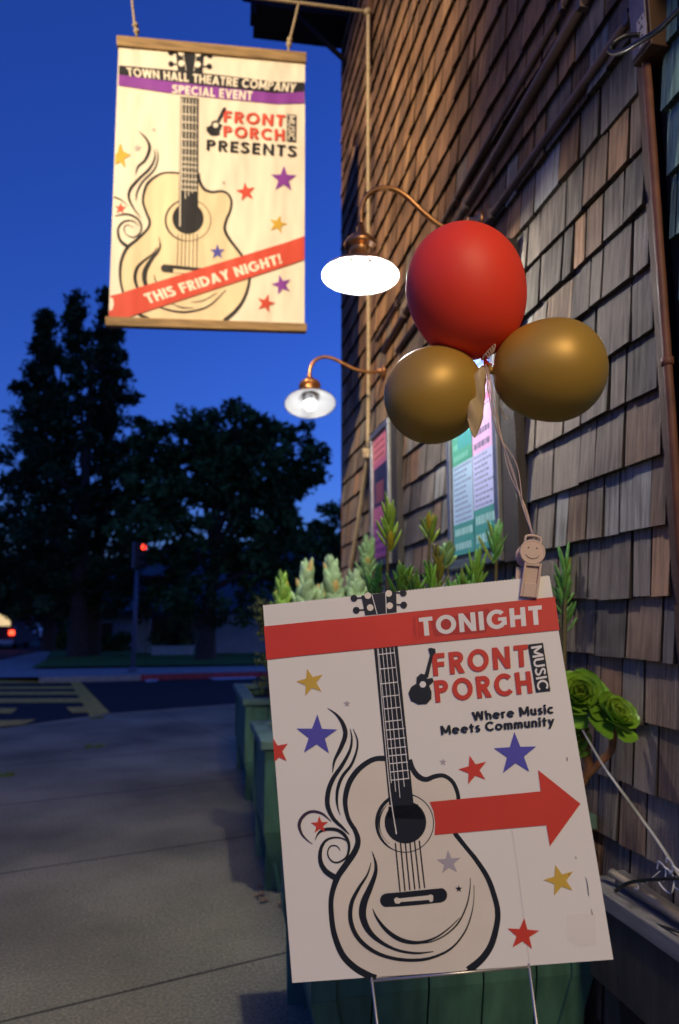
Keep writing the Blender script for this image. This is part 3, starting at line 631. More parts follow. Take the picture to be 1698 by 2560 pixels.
# ================================================================== YARD SIGN
s00=V(.117,1.302,1.375); s10=V(.604,1.167,1.426); s11=V(.656,1.111,.825); s01=V(.169,1.245,.774)
sc0=(s00+s10+s11+s01)/4; sn=unit(np.cross(s10-s00+s11-s01, s01-s00+s11-s10)); sn = -sn if np.dot(sn, O-sc0) < 0 else sn
def spt(x, y, lay=0): return onP(640+x/1.7043, 1400+y/1.7043, sc0, sn)+sn*(.0003*lay)
ys = thing('yard_sign', onP(740,2560,sc0,sn)*V(1,1,0), 'white plastic yard sign with black guitar, red TONIGHT band and red arrow', 'sign')
fr=[spt(30,195),spt(1251,68),spt(1523,850+852),spt(155,950+852)]
mb = MB(); bk=[p-sn*.004 for p in fr]; mb.hexa([bk[3],bk[2],bk[1],bk[0],fr[3],fr[2],fr[1],fr[0]])
N=90   # fluted top edge of the corrugated sheet
for i in range(N):
    p=fr[0]+(fr[1]-fr[0])*(i/N); q=fr[0]+(fr[1]-fr[0])*((i+.55)/N); u=unit(fr[0]-fr[3])*.0012
    mb.hexa([p-sn*.0035,q-sn*.0035,q-sn*.0008,p-sn*.0008,p-sn*.0035+u,q-sn*.0035+u,q-sn*.0008+u,p-sn*.0008+u])
mb.build('panel', M['coroplast'], ys)
TS = {'I':M['ink'],'R':M['red'],'O':M['red_over'],'D':M['red_dark'],'W':M['white_ink'],'C':M['cream'],'G':M['gold_ink'],'B':M['blue_ink'],'Y':M['grey_ink'],'U':M['plum'],'K':M['pink_stain'],'E':M['stake_shadow_crease']}
a = Art(spt, [], sn)
a.poly([(1325,1512),(1400,1503),(1446,1510),(1450,1640),(1380,1652),(1325,1622)],'K'); a.stroke([(1090,1150,6),(1110,1280,5),(1132,1450,5),(1165,1720,4)],'E'); a.step()  # faint crease line paints in the stake's shadow showing through the panel
LG = [(552,845,24),(500,850,22),(445,885,23),(405,935,24),(385,990,23),(381,1045,20),(395,1105,18),(424,1155,20),(435,1200,24),(420,1245,26),(382,1300,27),(346,1355,26),(323,1430,22),(321,1500,22),(333,1590,24),(368,1680,27),(420,1735,29),(480,1770,30),(512,1782,30)]
RG = [(655,850,20),(668,890,22),(692,922,24),(725,935,22),(762,922,20),(800,919,18),(835,942,17),(855,980,17),(863,1020,17),(862,1080,17),(848,1130,18),(850,1165,20),(868,1190,20),(895,1224,19),(940,1280,20),(988,1356,22),(1018,1440,23),(1030,1500,24),(1025,1560,25),(1002,1640,28),(962,1700,30),(905,1748,34)]
a.poly([p[:2] for p in LG]+[p[:2] for p in RG[::-1]],'C'); a.step(); a.stroke(LG,'I'); a.stroke(RG,'I'); a.step()
a.poly([(470,1779),(520,1776),(700,1764),(880,1752),(935,1735),(925,1753),(530,1778)],'I'); a.step()
a.ring((636,1121),121,124,lambda t: 4+12*max(0,-cos(2*pi*t-.4)), 'I'); a.step(.1); a.ring((633,1122),107,108,lambda t: 1.5+5*max(0,-cos(2*pi*t+.3)), 'I', pi*.7, pi*1.5); a.step(.1)
a.ell((637,1117),89,91,'I'); a.poly([(565,1050),(690,1040),(722,1105),(560,1100)],'I'); a.step()
a.poly([(503,376),(604,367),(672,1040),(568,1045)],'I'); a.step()
for i in range(5): a.stroke([(522+i*16.5,378-1.5*i,2.6),(577+i*18.5,938-4*i+(12,52,82,40,10)[i],2.8)],'W')
a.stroke([(518,378,2.5),(566,935,3.5),(599,1167,5)],'W')
for y,l,r in ((400,520,590),(462,526,598),(525,532,603),(580,538,608),(632,544,614),(686,549,620),(722,553,632),(762,558,637),(800,562,640),(832,565,643),(865,568,647),(900,572,651),(935,576,653)): a.stroke([(l,y+3,4),(r,y-5,4)],'W')
for i,(x0,x1) in enumerate(((594,614),(616,635),(636,656),(656,677),(676,698),(696,719))): a.stroke([(x0,1205-2*i,6),(x1,1412-3*i,6)],'I')
a.stroke([(556,1448,58),(600,1446,60),(700,1437,62),(788,1428,60)],'I',n=3); a.ell((556,1449),27,29,'I'); a.ell((788,1427),27,30,'I'); a.step()
a.poly([(588,1445),(598,1436),(612,1441),(735,1428),(742,1424),(755,1428),(755,1452),(744,1457),(736,1447),(618,1456),(610,1464),(594,1462)],'C'); a.step()
for st in ([(495,1240,2),(510,1290,11),(509,1335,17),(487,1395,24),(460,1460,31),(456,1520,30),(482,1580,24),(530,1625,17),(600,1660,12),(680,1674,10),(757,1667,3)],
           [(491,1288,3),(475,1340,8),(437,1400,14),(407,1465,18),(405,1540,19),(436,1610,19),(500,1665,17),(580,1695,15),(670,1704,14),(750,1693,12),(830,1655,9),(886,1590,7),(915,1520,5),(928,1450,3),(929,1383,2)],
           [(498,1484,2),(516,1525,10),(560,1580,17),(620,1618,19),(690,1629,14),(760,1610,8),(820,1570,6),(868,1523,3)], [(670,1634,3),(740,1627,5),(805,1598,6),(862,1545,7),(898,1470,6),(912,1400,4),(913,1353,2)],
           [(306,631,2),(345,660,10),(372,700,17),(381,745,20),(362,800,18),(335,855,11),(327,905,3)], [(402,718,2),(409,760,8),(401,810,12),(370,870,16),(330,930,19),(309,985,21),(306,1045,20),(330,1100,16),(368,1138,12),(399,1169,3)],
           [(414,718,2),(432,765,7),(430,810,9),(408,870,12),(370,920,14),(350,970,14),(345,1020,11),(350,1058,6),(360,1086,2)],
           [(252,1194,2),(270,1160,9),(305,1146,14),(350,1151,15),(382,1176,14),(397,1215,12),(390,1258,10),(366,1281,8),(338,1288,7),(315,1273,6),(306,1245,6),(318,1219,6),(345,1218,5),(360,1237,3)], [(398,1205,4),(370,1186,6),(332,1182,8),(297,1196,11),(276,1235,15),(276,1285,19),(298,1325,23),(338,1352,26)]):
    a.stroke(st,'I')
a.stroke([(321,1113,3),(282,1080,10),(238,1071,12),(203,1090,14),(185,1125,14),(195,1165,10),(219,1193,6),(242,1209,2)],'U'); a.step()
for c,t,k in (((233,521),(218,462),'G'),((260,748),(262,657),'B'),((388,611),(389,596),'Y'),((797,860),(798,844),'Y'),((927,894),(910,832),'R'),((1105,827),(1101,732),'B'),((822,1288),(818,1235),'Y'),((1294,1364),(1275,1298),'G'),((1138,1595),(1143,1524),'R'),((272,1129),(270,1090),'R'),((864,1400),(864,1384),'I')): a.star(c,t,k)
a.poly([(73,756),(93,790),(137,782),(113,815),(131,855),(99,841),(80,859)],'R'); a.step()
a.poly([(740,1030),(1213,985),(1202,894),(1382,1038),(1252,1218),(1237,1129),(761,1171),(764,1120),(757,1070)],'R'); a.step()
a.stroke([(1405,1352,1.5),(1412,1385,3),(1417,1430,2)],'I'); a.stroke([(1428,1485,1.5),(1433,1510,2.5)],'I'); a.stroke([(1362,1262,2),(1363,1272,2)],'I'); a.stroke([(1325,1330-490,3),(1326,1346-490,2)],'I'); a.stroke([(1337,1333,3),(1331,1343,2)],'I')
# headstock
a.poly([(449,152),(598,133),(600,222),(466,236)],'I')
for x,y,e in ((418,163,458),(428,214,466),(628,141,598),(630,192,600)): a.ell((x,y),14.5,14.5,'I'); a.stroke([(x,y,6),(e,y-2,6)],'I')
a.step()
for x,y in ((477,152),(487,203),(566,143),(570,195)): a.ell((x,y),14,14,'C')
a.stroke([(494,146,3),(517,232,3)],'W'); a.stroke([(553,140,3),(556,228,3)],'W'); a.step()
a.poly([(35,286),(1273,157),(1293,298),(46,423)],'R'); a.step()
a.poly([(35,283),(300,256),(678,228),(706,240),(712,342),(690,352),(380,386),(46,425)],'O'); a.step()
a.poly([(745,262),(990,206),(1000,232),(980,310),(760,325)],'D'); a.step()
for i in range(26):
    x=random.uniform(668,716); a.stroke([(x,random.uniform(234,250),2),(x+6,random.uniform(320,345),2)],'D' if i%2 else 'O')
a.text('TONIGHT',((693,247),(1216,193),(1222,274),(700,325)),'W',.215,.14)
a.text('FRONT',((748,400),(1157,359),(1162,452),(756,494)),'R',.215,.17); a.text('PORCH',((757,514),(1168,473),(1179,566),(766,607)),'R',.215,.17)
a.poly([(1158,360),(1222,353),(1254,557),(1193,563)],'I'); a.step(); a.text('MUSIC',((1216,363),(1247,548),(1200,556),(1171,370)),'W',.17,.10)
mini_guitar(a,[(685,500),(702,484),(722,488),(728,506),(752,502),(757,516),(738,536),(748,560),(748,590),(728,612),(692,614),(660,598),(650,565),(662,540),(684,526)],[(734,378),(742,374),(764,378),(766,396),(756,404),(734,500),(716,498),(742,404)],(711,530,13.5),'W')
a.text('Where Music',((918,647),(1265,612),(1268,652),(926,684)),'I',.205,.10); a.text('Meets Community',((785,706),(1270,664),(1272,704),(790,744)),'I',.205,.10)
finish(a,'printed_guitar_design',TS,ys)
mb = MB()   # wire stake: rung just under the panel, two legs pushed into the ground
A=spt(487,942+852,-2); B=spt(1170,880+852,-2); mb.tube([A,B], .0022, 8)
for p,d in ((spt(493,926+852,-2),spt(517,1125+852,-2)),(spt(1163,866+852,-2),spt(1197,1125+852,-2))):
    dd=unit(d-p); mb.tube([p, p+dd*((p[2]+.05)/-dd[2])], .0022, 8)
mb.build('wire_stake', M['wire'], ys)

# ---------------------------------------------------------------- balloon clip with smiling disc
cd = sn; cp = lambda u,v,l=0: onP(u,v,sc0,sn)+sn*l
ct = cp(1328,1383,.012); up = unit(cp(1331,1345)-cp(1324,1480)); rt = unit(np.cross(up, sn)); px = 1.29/F
cl = thing('balloon_clip', cp(1322,1440,.006), 'beige plastic clip with a smiling round face gripping the sign top', 'clip')
mb = MB(); R=31*px; mb.lathe([(R*.96,-.005),(R,-.003),(R,.002),(R*.95,.0035),(R*.86,.0035),(R*.83,.0024)], ct, sn, 40); mb.build('face_disc', M['clip'], cl)
mb = MB(); mb.lathe([(R*.92,-.002),(R*.97,0),(R*.92,.004)], ct-sn*.024-rt*.004-up*.004, sn, 36); mb.build('back_disc', M['clip'], cl)
mb = MB(); e=ct+sn*.0030
for sx in (-.32,.32): mb.lathe([(R*.075,-.001),(R*.07,.0008),(R*.02,.0012)], e+rt*sx*R+up*.35*R, sn, 12)
mb.tube([e+rt*(.55*R*sin(t))+up*(-.02*R-.5*R*cos(t)) for t in np.linspace(-1.15,1.15,14)], R*.045, 6); mb.build('smile', mat('pressed_plastic',(.45,.31,.23),rough=.5,var=.02), cl)
mb = MB(); b0=cp(1330,1410,.009); b1=cp(1320,1494,.004); ln=np.linalg.norm(b1-b0); bd=unit(b1-b0)
def bodyq(s,w,l): return b0+bd*(ln*s)+rt*w*px+sn*l
for x0,x1,s0,s1,hh in ((-21,-15,.0,1,.006),(15,21,.0,1,.006),(-15,15,.0,.10,.006),(-15,15,.58,1,.006),(-15,15,.10,.58,.001)):
    g=[bodyq(s1,x0,-.004),bodyq(s1,x1,-.004),bodyq(s0,x1,-.004),bodyq(s0,x0,-.004),bodyq(s1,x0,hh),bodyq(s1,x1,hh),bodyq(s0,x1,hh),bodyq(s0,x0,hh)]; mb.hexa(g)
mb.build('clip_arm', M['clip'], cl, .0012)
mb = MB(); bb=cp(1316,1420,-.012); mb.obox(bb-up*.02, rt*.016, up*.022, sn*.003); mb.build('back_arm', M['clip'], cl, .001)
mb = MB(); mb.tube(smooth([ct+rt*-.6*R+up*.8*R, ct+rt*-.55*R+up*1.2*R, ct+rt*-.2*R+up*1.32*R, ct+rt*.3*R+up*1.3*R, ct+rt*.6*R+up*1.12*R, ct+rt*.62*R+up*.75*R],5), .0022, 8); mb.build('loop', M['clip'], cl)

# ---------------------------------------------------------------- balloons
D = 1.5; K = D/F
KN = atD(1214,908,D)
def balloon(name, centre, knot, half, length, m, lab, dD):
    c = atD(*centre, D+dD); k = atD(*knot, D+dD*.2); ax = unit(c-k); L = np.linalg.norm(c-k); R = half*K; T = length*K
    t = thing(name, k, lab, 'balloon', 'balloons tied in a bunch above the sign')
    prof = [(.006,.0),(.0065,.004)]
    hb = L       # knot to widest point
    for i in range(1,40):
        s = i/40; 
        if s < .55:
            q = s/.55; r = R*(sin(q*pi/2)**.72)*(1-.10*(1-q)**2); h = .006+(hb-.006)*(1-cos(q*pi/2))**.92
        else:
            q = (s-.55)/.45; r = R*cos(q*pi/2); h = hb+T*sin(q*pi/2)
        prof.append((max(r,.006 if s<.5 else .0005),h))
    prof.append((.0003,hb+T))
    mb = MB(); mb.lathe(prof, k, ax, 56); mb.build('balloon_body', m, t)
    mb = MB(); mb.lathe([(.004,-.004),(.008,-.002),(.008,.003),(.005,.007)], k, ax, 14); mb.lathe([(.003,-.004),(.006,-.012),(.011,-.018),(.0105,-.0185)], k, ax, 14); mb.build('knot', m, t)
balloon('balloon', (1163,722), (1212,895), 149, 165, M['red_balloon'], 'round red balloon at the top of the bunch', .02)
balloon('balloon', (1080,990), (1206,926), 122, 121, M['gold_balloon'], 'gold balloon hanging low on the left of the bunch', .02)
balloon('balloon', (1390,926), (1226,926), 127, 122, M['gold_balloon'], 'gold balloon on the right in front of the grey shingles', -.02)
mb = MB()   # ribbons from the knots to the clip loop
end = ct+up*1.28*R
for j in range(4):
    pts = [KN+V(random.uniform(-.004,.004),-.004*j,-.004*j), atD(1222+4*j,985,D-.03), atD(1238+(0,9,3,14)[j],1060+8*j,D-.08), atD(1274+(6,0,17,9)[j],1170+(0,14,-10,20)[j],D-.13), atD(1306+(0,7,2,5)[j],1265,D-.18), end+V(0,.001*j,0)]
    mb.tube(smooth(pts,6), .0021, 6, flat=.35)
mb.tube(smooth([atD(1222,912,D),atD(1246,960,D-.02),atD(1250,1010,D-.02),atD(1266,1048,D-.02),atD(1272,1040,D-.02)],5), .0018, 6, flat=.4)
mb.tube(smooth([atD(1214,912,D-.03),atD(1221,950,D-.035),atD(1216,985,D-.035)],5), .002, 6, flat=.4)
for k in range(5): mb.tube(smooth([atD(1206+4*k,900-6*k,D-.03),atD(1214+6*k,885-6*k,D-.04),atD(1222+3*k,898-4*k,D-.035)],4), .0022, 6, flat=.5)
tag(mb.build('ribbon', M['ribbon']), 'beige curling ribbons tying the balloons down to the smiling clip', 'ribbon')
mb = MB()   # slack piece of burst balloon hanging under the knots
cs = [(1208,918,5),(1198,940,17),(1190,975,22),(1188,1010,23),(1188,1045,19),(1186,1075,11),(1187,1094,2)]
q = smooth(cs,4); prev=None; n=12
for i,(u,v,w) in enumerate(q):
    c = atD(u,v,D-.05); ring=[]
    for k in range(n):
        ang=2*pi*k/n; x=cos(ang)*w*K*(1+.08*sin(3*ang+i*.4)); z=sin(ang)*(.35*w*K)+.25*w*K*cos(2.5*ang+i*.55)
        ring.append(c+V(cos(YAW),-sin(YAW),0)*x+V(-sin(YAW),-cos(YAW),0)*z)
    k0=mb.add(ring)
    if prev is not None:
        for k in range(n): mb.face((prev+k,prev+(k+1)%n,k0+(k+1)%n,k0+k),0,True)
    prev=k0
tag(mb.build('burst_balloon', M['tail']), 'limp beige scrap of burst balloon hanging below the knots', 'burst balloon')

# ================================================================== PLANTERS
def planter(x0,x1,y0,y1,zr,lab,taper=.07):
    t = thing('planter', ((x0+x1)/2,(y0+y1)/2,0), lab, 'planter', 'green wooden planters along the wall')
    zb=.0; zs=.30
    def side(name, A, B, inw):      # vertical boards from A to B, foot kicked inwards
        A=V(*A); B=V(*B); n=max(3,int(np.linalg.norm(B-A)/.14)); mb=MB(); d=B-A; u=unit(d); iw=V(*inw)
        for i in range(n):
            a=A+d*(i/n)+u*.003; b=A+d*((i+1)/n)-u*.003
            def ringz(z,k): return [a+V(0,0,z)+iw*k, b+V(0,0,z)+iw*k, b+V(0,0,z)+iw*(k+.02), a+V(0,0,z)+iw*(k+.02)]
            mb.hexa(ringz(zs,0)+ringz(zr-.045,0)); 
            mb.hexa(ringz(zb,taper)+ringz(zs-.0005,0))
        return mb.build(name, M['green_paint'], t)
    g=.0
    side('front_panel',(x0,y0,0),(x1,y0,0),(0,1,0)); side('back_panel',(x0,y1,0),(x1,y1,0),(0,-1,0))
    side('side_panel',(x0,y0+.021,0),(x0,y1-.021,0),(1,0,0)); side('side_panel',(x1,y0+.021,0),(x1,y1-.021,0),(-1,0,0))
    for sx,sy in ((0,0),(1,0),(0,1),(1,1)):
        mb=MB(); X=x0-.012 if sx==0 else x1+.012; Y=y0-.012 if sy==0 else y1+.012; dx=1 if sx==0 else -1; dy=1 if sy==0 else -1
        def sq(z,k): 
            a,b=X+dx*k,Y+dy*k; return [(a,b,z),(a+dx*.07,b,z),(a+dx*.07,b+dy*.07,z),(a,b+dy*.07,z)] if dx*dy>0 else [(a,b,z),(a,b+dy*.07,z),(a+dx*.07,b+dy*.07,z),(a+dx*.07,b,z)]
        mb.hexa(sq(0,taper)+sq(zs-.0004,0)); mb.hexa(sq(zs,0)+sq(zr-.046,0)); mb.build('corner_post', M['green_paint'], t)
    mb=MB(); w=.10; ov=.035; X0,X1,Y0_,Y1_=x0-ov,x1+ov,y0-ov,y1+ov
    for A,B in (((X0,Y0_),(X1,Y0_+w)),((X0,Y1_-w),(X1,Y1_)),((X0,Y0_+w+.002),(X0+w,Y1_-w-.002)),((X1-w,Y0_+w+.002),(X1,Y1_-w-.002))): mb.box((A[0],A[1],zr-.044),(B[0],B[1],zr))
    mb.build('rim', M['green_rim'], t, .005)
    mb=MB(); mb.poly([(x0+.02,y0+.02,zr-.1),(x1-.02,y0+.02,zr-.1),(x1-.02,y1-.02,zr-.1),(x0+.02,y1-.02,zr-.1)]); mb.build('soil', M['soil'], t)
    return t
planter(.355,1.19,2.16,2.86,.76,'dark green planter directly behind the yard sign, nearest of the three')
planter(.375,1.19,3.80,4.50,.745,'middle green planter with pale silvery shrubs, seen left of the sign')
planter(.40,1.19,5.66,7.0,.755,'farthest green planter, its open rim facing the road')
# ---------------------------------------------------------------- succulents
def leafmesh(mb, base, d, L, w, th=.5, n=6, curl=.15, tint=(1,1,1)):
    mb.tint = tint; s,u,dd = frame(d); prof=[(0,.4),(.15,.72),(.4,.95),(.65,1),(.85,.75),(.95,.36),(1,.04)]; rings=[]
    for t,r in prof:
        c = np.array(base)+dd*(t*L)+V(0,0,1)*(curl*L*t*t); rings.append(mb.add([c+r*w/2*(cos(2*pi*k/n)*s+th*sin(2*pi*k/n)*u) for k in range(n)]))
    for a_,b_ in zip(rings,rings[1:]):
        for k in range(n): mb.face((a_+k,a_+(k+1)%n,b_+(k+1)%n,b_+k),0,True)
    mb.face([rings[-1]+k for k in range(n)],0,True); mb.tint=(1,1,1)
def finger(tipuv, y, zbase, clen, llen, n, tint, lab, spread=.55, w=.011, lean=(0,0), bend=0):
    w*=1.75; spread+=.35; llen*=1.12; n=int(n*.85); tint=tuple(v*1.75 for v in tint); lean=(lean[0]+random.uniform(-.04,.04),lean[1]+random.uniform(-.03,.03))
    tip = onY(*tipuv, y); base = V(tip[0]+lean[0], y+lean[1], zbase); mid=(tip+base)/2+V(bend,0,0)
    t = thing('succulent', base, lab, 'succulent', 'succulents in the planters')
    st = smooth([base, mid, tip-V(0,0,llen*.75)], 6); mb=MB(); mb.tube(st, [.010-.005*i/(len(st)-1) for i in range(len(st))], 8); mb.build('stem', M['succ_stem'], t)
    mb=MB(); top=tip-V(0,0,llen*.75)
    ax=unit(unit(top-mid)+V(random.uniform(-.22,.22),random.uniform(-.2,.1),0))
    for i in range(n):
        s=i/n; p=top-ax*(clen*(1-s))*(1 if s<.98 else 0)*random.uniform(.9,1.1); ang=i*2.399+random.uniform(-.3,.3); sp=spread*(1.25-.95*s)
        d=unit(ax+V(cos(ang)*sp,sin(ang)*sp,.25)); k=random.uniform(.75,1.25); c=tuple(v*k for v in tint)
        if random.random()<.08: c=(tint[0]*1.8,tint[1]*.9,tint[2]*.6)
        leafmesh(mb,p,d,llen*random.uniform(.55,1.15)*(1-.2*s),w*random.uniform(.85,1.2),tint=c,curl=random.uniform(.05,.3))
    mb.build('foliage', M['succulent'], t)
g1=(1.1,1.15,.55); g2=(.72,.95,.9); sv=(1.5,1.05,2.2)
finger((970,1240),2.55,.66,.13,.085,26,(1.35,1.15,.5),'tall yellow-green succulent stem, highest above the sign',.42,.013)
finger((1072,1280),2.6,.66,.06,.07,13,(1.2,1.0,.5),'leaning green succulent with brown dried lower leaves',.5,.013,(-.03,0),.012)
finger((1092,1360),2.58,.66,.12,.06,22,(1.15,.55,.3),'brownish drooping succulent stem beside the poster case',.6,.010)
finger((1241,1290),2.5,.66,.10,.095,18,g2,'dark green finger succulent in front of the poster case',.45,.012,(-.02,0))
finger((1190,1370),2.46,.66,.12,.09,24,(1.05,1.1,.6),'green finger succulent low in front of the poster case',.5,.012)
finger((1340,1295),2.62,.66,.10,.08,16,g2,'dark green succulent directly behind the smiling clip',.5,.012)
finger((1412,1355),2.24,.66,.16,.085,20,g2,'blue-green finger succulent right of the clip, hanging past the sign edge',.5,.011,(-.03,0))
finger((1404,1440),2.26,.66,.12,.08,14,g2,'short blue-green finger succulent at the top right corner of the sign',.7,.010,(-.03,0))
finger((950,1405),2.3,.66,.10,.030,60,(.75,1.1,.55),'small dark needle-leaved succulent over the guitar head on the sign',.9,.007)
finger((1005,1395),2.34,.66,.08,.075,22,g1,'bright green succulent tuft beside the needle-leaved one',.6,.012)
finger((1040,1425),2.3,.66,.07,.06,20,g1,'low bright green succulent tuft at the middle of the sign top',.7,.011)
finger((1125,1440),2.32,.66,.05,.055,16,(.8,1.05,.8),'low grey-green succulent tuft right of the sign middle',.8,.010)
finger((1265,1445),2.32,.66,.05,.05,14,(.8,1.0,.7),'low green succulent tuft left of the clip',.8,.010)
finger((1010,1440),2.36,.66,.10,.07,26,(.8,1.0,.7),'broad green tuft between the needle-leaved succulent and the middle of the sign top',.6,.011)
finger((1075,1400),2.34,.66,.10,.065,22,(.95,1.1,.5),'green tuft at the foot of the leaning succulent',.6,.011)
finger((1180,1440),2.34,.66,.08,.06,20,(.85,1.0,.6),'green tuft above the word TONIGHT on the sign',.6,.011)
finger((1155,1420),2.5,.66,.10,.08,22,g2,'dark green finger succulent low between the poster case and the brownish stem',.5,.012)
finger((1300,1420),2.5,.66,.10,.07,18,g2,'dark green tuft half hidden behind the clip body',.6,.011)
finger((930,1430),2.45,.66,.10,.06,24,(.8,1.0,.8),'grey-green tuft left of the guitar head on the sign',.7,.011)
finger((918,1340),4.2,.66,.20,.12,40,(1.1,.95,1.6),'grey-blue shrub against the wall beside the rope end',.6,.026)
finger((1118,1345),2.75,.66,.07,.07,14,(1.3,1.15,1.9),'pale blue-green succulent behind the brownish stem',.7,.022)
for (u,v,cl_,n,sc_,lab) in ((707,1432,.2,40,.10,'olive green shrub at the left end of the silvery row'),(768,1400,.26,60,.115,'silvery shrub second from the left in the middle planter'),(828,1392,.26,60,.115,'tallest silvery shrub in the middle planter, near the sign corner'),(888,1425,.18,44,.11,'pale mint shrub just left of the needle-leaved succulent'),(800,1460,.14,34,.1,'low pale shrub between the silvery ones at the sign edge'),(852,1468,.14,34,.1,'low silvery shrub touching the top edge of the sign')):
    finger((u,v),3.98+.02*(n%7),.64,cl_,sc_,n, (1.1,1.0,.6) if 'olive' in lab else (1.75,1.3,2.9), lab,.55,.036)
# shrub in the far planter, beside the sign's left edge
def clumps(mb, cs, n, size, base=(1,1,1), vs=1.0):
    for (c,r) in cs:
        k0=random.uniform(.45,1.5)
        for i in range(n):
            d=np.random.normal(size=3); d=d/np.linalg.norm(d)*r*random.random()**.45; d[2]*=vs
            p=np.array(c)+d; s=size*random.uniform(.6,1.4); a1=unit(np.random.normal(size=3)); b1=unit(np.cross(a1,np.random.normal(size=3)))
            k=k0*random.uniform(.7,1.3); mb.tint=(base[0]*k,base[1]*k,base[2]*k)
            q=[p-a1*s, p-b1*s*.45, p+a1*s, p+b1*s*.45]; mb.poly(q)
    mb.tint=(1,1,1)
np.random.seed(3)
t = thing('shrub', (.62,6.2,.65), 'yellow-green shrub in the farthest planter beside the sign edge', 'shrub')
mb=MB(); mb.tube([(.62,6.2,.62),(.63,6.2,1.1),(.6,6.22,1.5)],[.015,.01,.005],8); mb.build('stem', M['bark'], t)
mb=MB(); cs=[]
for i in range(26): p=onY(random.uniform(652,720),random.uniform(1500,1730),6.2); cs.append((p+V(0,random.uniform(-.1,.1),0),.09))
clumps(mb,cs,60,.022); mb.build('foliage', M['leaf_bush'], t)

# aeonium on brown stems leaning out by the sign's right edge
t = thing('aeonium', (1.06,2.18,.68), 'bright green rosette succulent on brown stems right of the sign', 'succulent')
h1=onY(1446,1745,2.0); h2=onY(1532,1795,1.93); h3=onY(1440,1850,2.02)
mb=MB(); fork=onY(1462,1945,2.05); mb.tube(smooth([(1.08,2.2,.64),fork,onY(1466,1880,2.02),h1],5),[.013]*16,8); mb.tube(smooth([fork,onY(1500,1905,2.0),onY(1530,1870,1.97),h2],5),[.011]*16,8); mb.build('stem', M['aeo_stem'], t)
def rosette(mb, c, nrm, R, n):
    s,u,d = frame(nrm)
    for i in range(n):
        f=(i+.5)/n; ang=i*2.39996; el=1.25*(1-f)+.05-.35*(f>.85); L=R*(.35+.65*f); out=cos(ang)*s+sin(ang)*u
        dirv=unit(out*cos(el)+d*sin(el)); side=unit(np.cross(d,out)); nn=np.cross(dirv,side); k=random.uniform(.75,1.2); 
        mb.tint=(k*(.8+.4*(1-f)),k,k*.9); rows=[]
        for tt,ww,lift in ((0,.12,0),(.35,.30,-.03),(.65,.50,0),(.85,.48,.07),(.97,.26,.13),(1.0,.05,.15)):
            p=np.array(c)+dirv*(L*tt)+nn*(lift*L); rows.append(mb.add([p-side*ww*L*.95+nn*.05*L, p, p+side*ww*L*.95+nn*.05*L]))
        for a_,b_ in zip(rows,rows[1:]): mb.face((a_,a_+1,b_+1,b_),0,True); mb.face((a_+1,a_+2,b_+2,b_+1),0,True)
    mb.tint=(1,1,1)
for hh,nr,R_,n in ((h1,(-.3,-.8,.6),.098,30),(h2,(.25,-.7,.7),.088,26),(h3,(.1,-.9,-.1),.06,14)):
    mb=MB(); rosette(mb,hh,nr,R_,n); mb.build('rosette', M['aeonium'], t)
mb=MB(); pts=[onY(1452,1815,1.97),onY(1500,1900,1.9),onY(1545,1965,1.8),onX(1600,2040,1.17),onX(1650,2110,1.19),onX(1700,2190,1.2)]
mb.tube(smooth(pts,5),.005,6,flat=.25); tag(mb.build('strap', M['strap']),'cloudy plastic strap stretched from the rosette plant to the lower right','strap')

# ---------------------------------------------------------------- timber ledge with canes and ribbon at the lower right
pl=[onX(u,v,1.13) for u,v in ((1540,2235),(1700,2375))]
z1=onX(1620,2300,1.13)[2]
lg = thing('timber_ledge', (1.19,1.5,0), 'grey timber ledge along the wall foot right of the nearest planter', 'ledge')
mb=MB(); mb.box((1.12,.35,z1-.045),(1.245,2.06,z1)); mb.build('plank', M['plank'], lg, .004)
mb=MB(); mb.box((1.135,.36,z1-.26),(1.16,2.05,z1-.046)); mb.build('front_board', M['dark_wood'], lg, .003)
for yy in (.5,1.2,1.95):
    mb=MB(); mb.box((1.162,yy,0),(1.23,yy+.07,z1-.046)); mb.build('leg', M['dark_wood'], lg)
for i,(a_,b_,r,lab) in enumerate((((1530,2182),(1720,2310),.011,'upper bamboo cane lying along the timber ledge'),((1545,2225),(1720,2390),.008,'thin lower cane lying on the timber ledge'))):
    A=onX(*a_,1.17+.02*i); B=onX(*b_,1.17+.02*i); A[2]=max(A[2],z1+r); B[2]=max(B[2],z1+r); n=14
    mb=MB(); mb.tube([A+(B-A)*(k/n) for k in range(n+1)],[r*(1.14 if k%4==0 else 1) for k in range(n+1)],10); tag(mb.build('bamboo_cane', M['bamboo']), lab, 'cane', 'canes on the timber ledge')
mb=MB(); mb.bar(V(1.16,1.15,z1+.012),V(1.23,2.03,z1+.012),.03,.018); tag(mb.build('lath', M['plank']),'loose grey lath lying on the timber ledge under the canes','lath')
mb=MB(); mb.tube(smooth([onX(1538,2228,1.15),onX(1570,2208,1.15),onX(1620,2200,1.15),onX(1700,2195,1.15)],5),.005,6); mb.tube(smooth([onX(1540,2245,1.14),onX(1580,2280,1.14),onX(1640,2310,1.14),onX(1700,2330,1.14)],5),.0035,6); tag(mb.build('cable', M['cable']),'black cables tangled among the canes at the lower right','cable')
mb=MB()
for k,(u,v,r) in enumerate(((1652,2178,22),(1672,2165,17),(1690,2195,26),(1592,2215,9),(1668,2200,30))):
    c=onX(u,v,1.15); R_=r*1.75/F; mb.tube([c+V(0.1*R_*sin(3*a_),cos(a_)*R_*.7*(1+.1*a_),sin(a_)*R_) for a_ in np.linspace(.3*k,.3*k+4.6,22)],.0032,6,flat=.3)
mb.tube([onX(1650,2178,1.15),onX(1600,2222,1.15)],.0032,6,flat=.3)
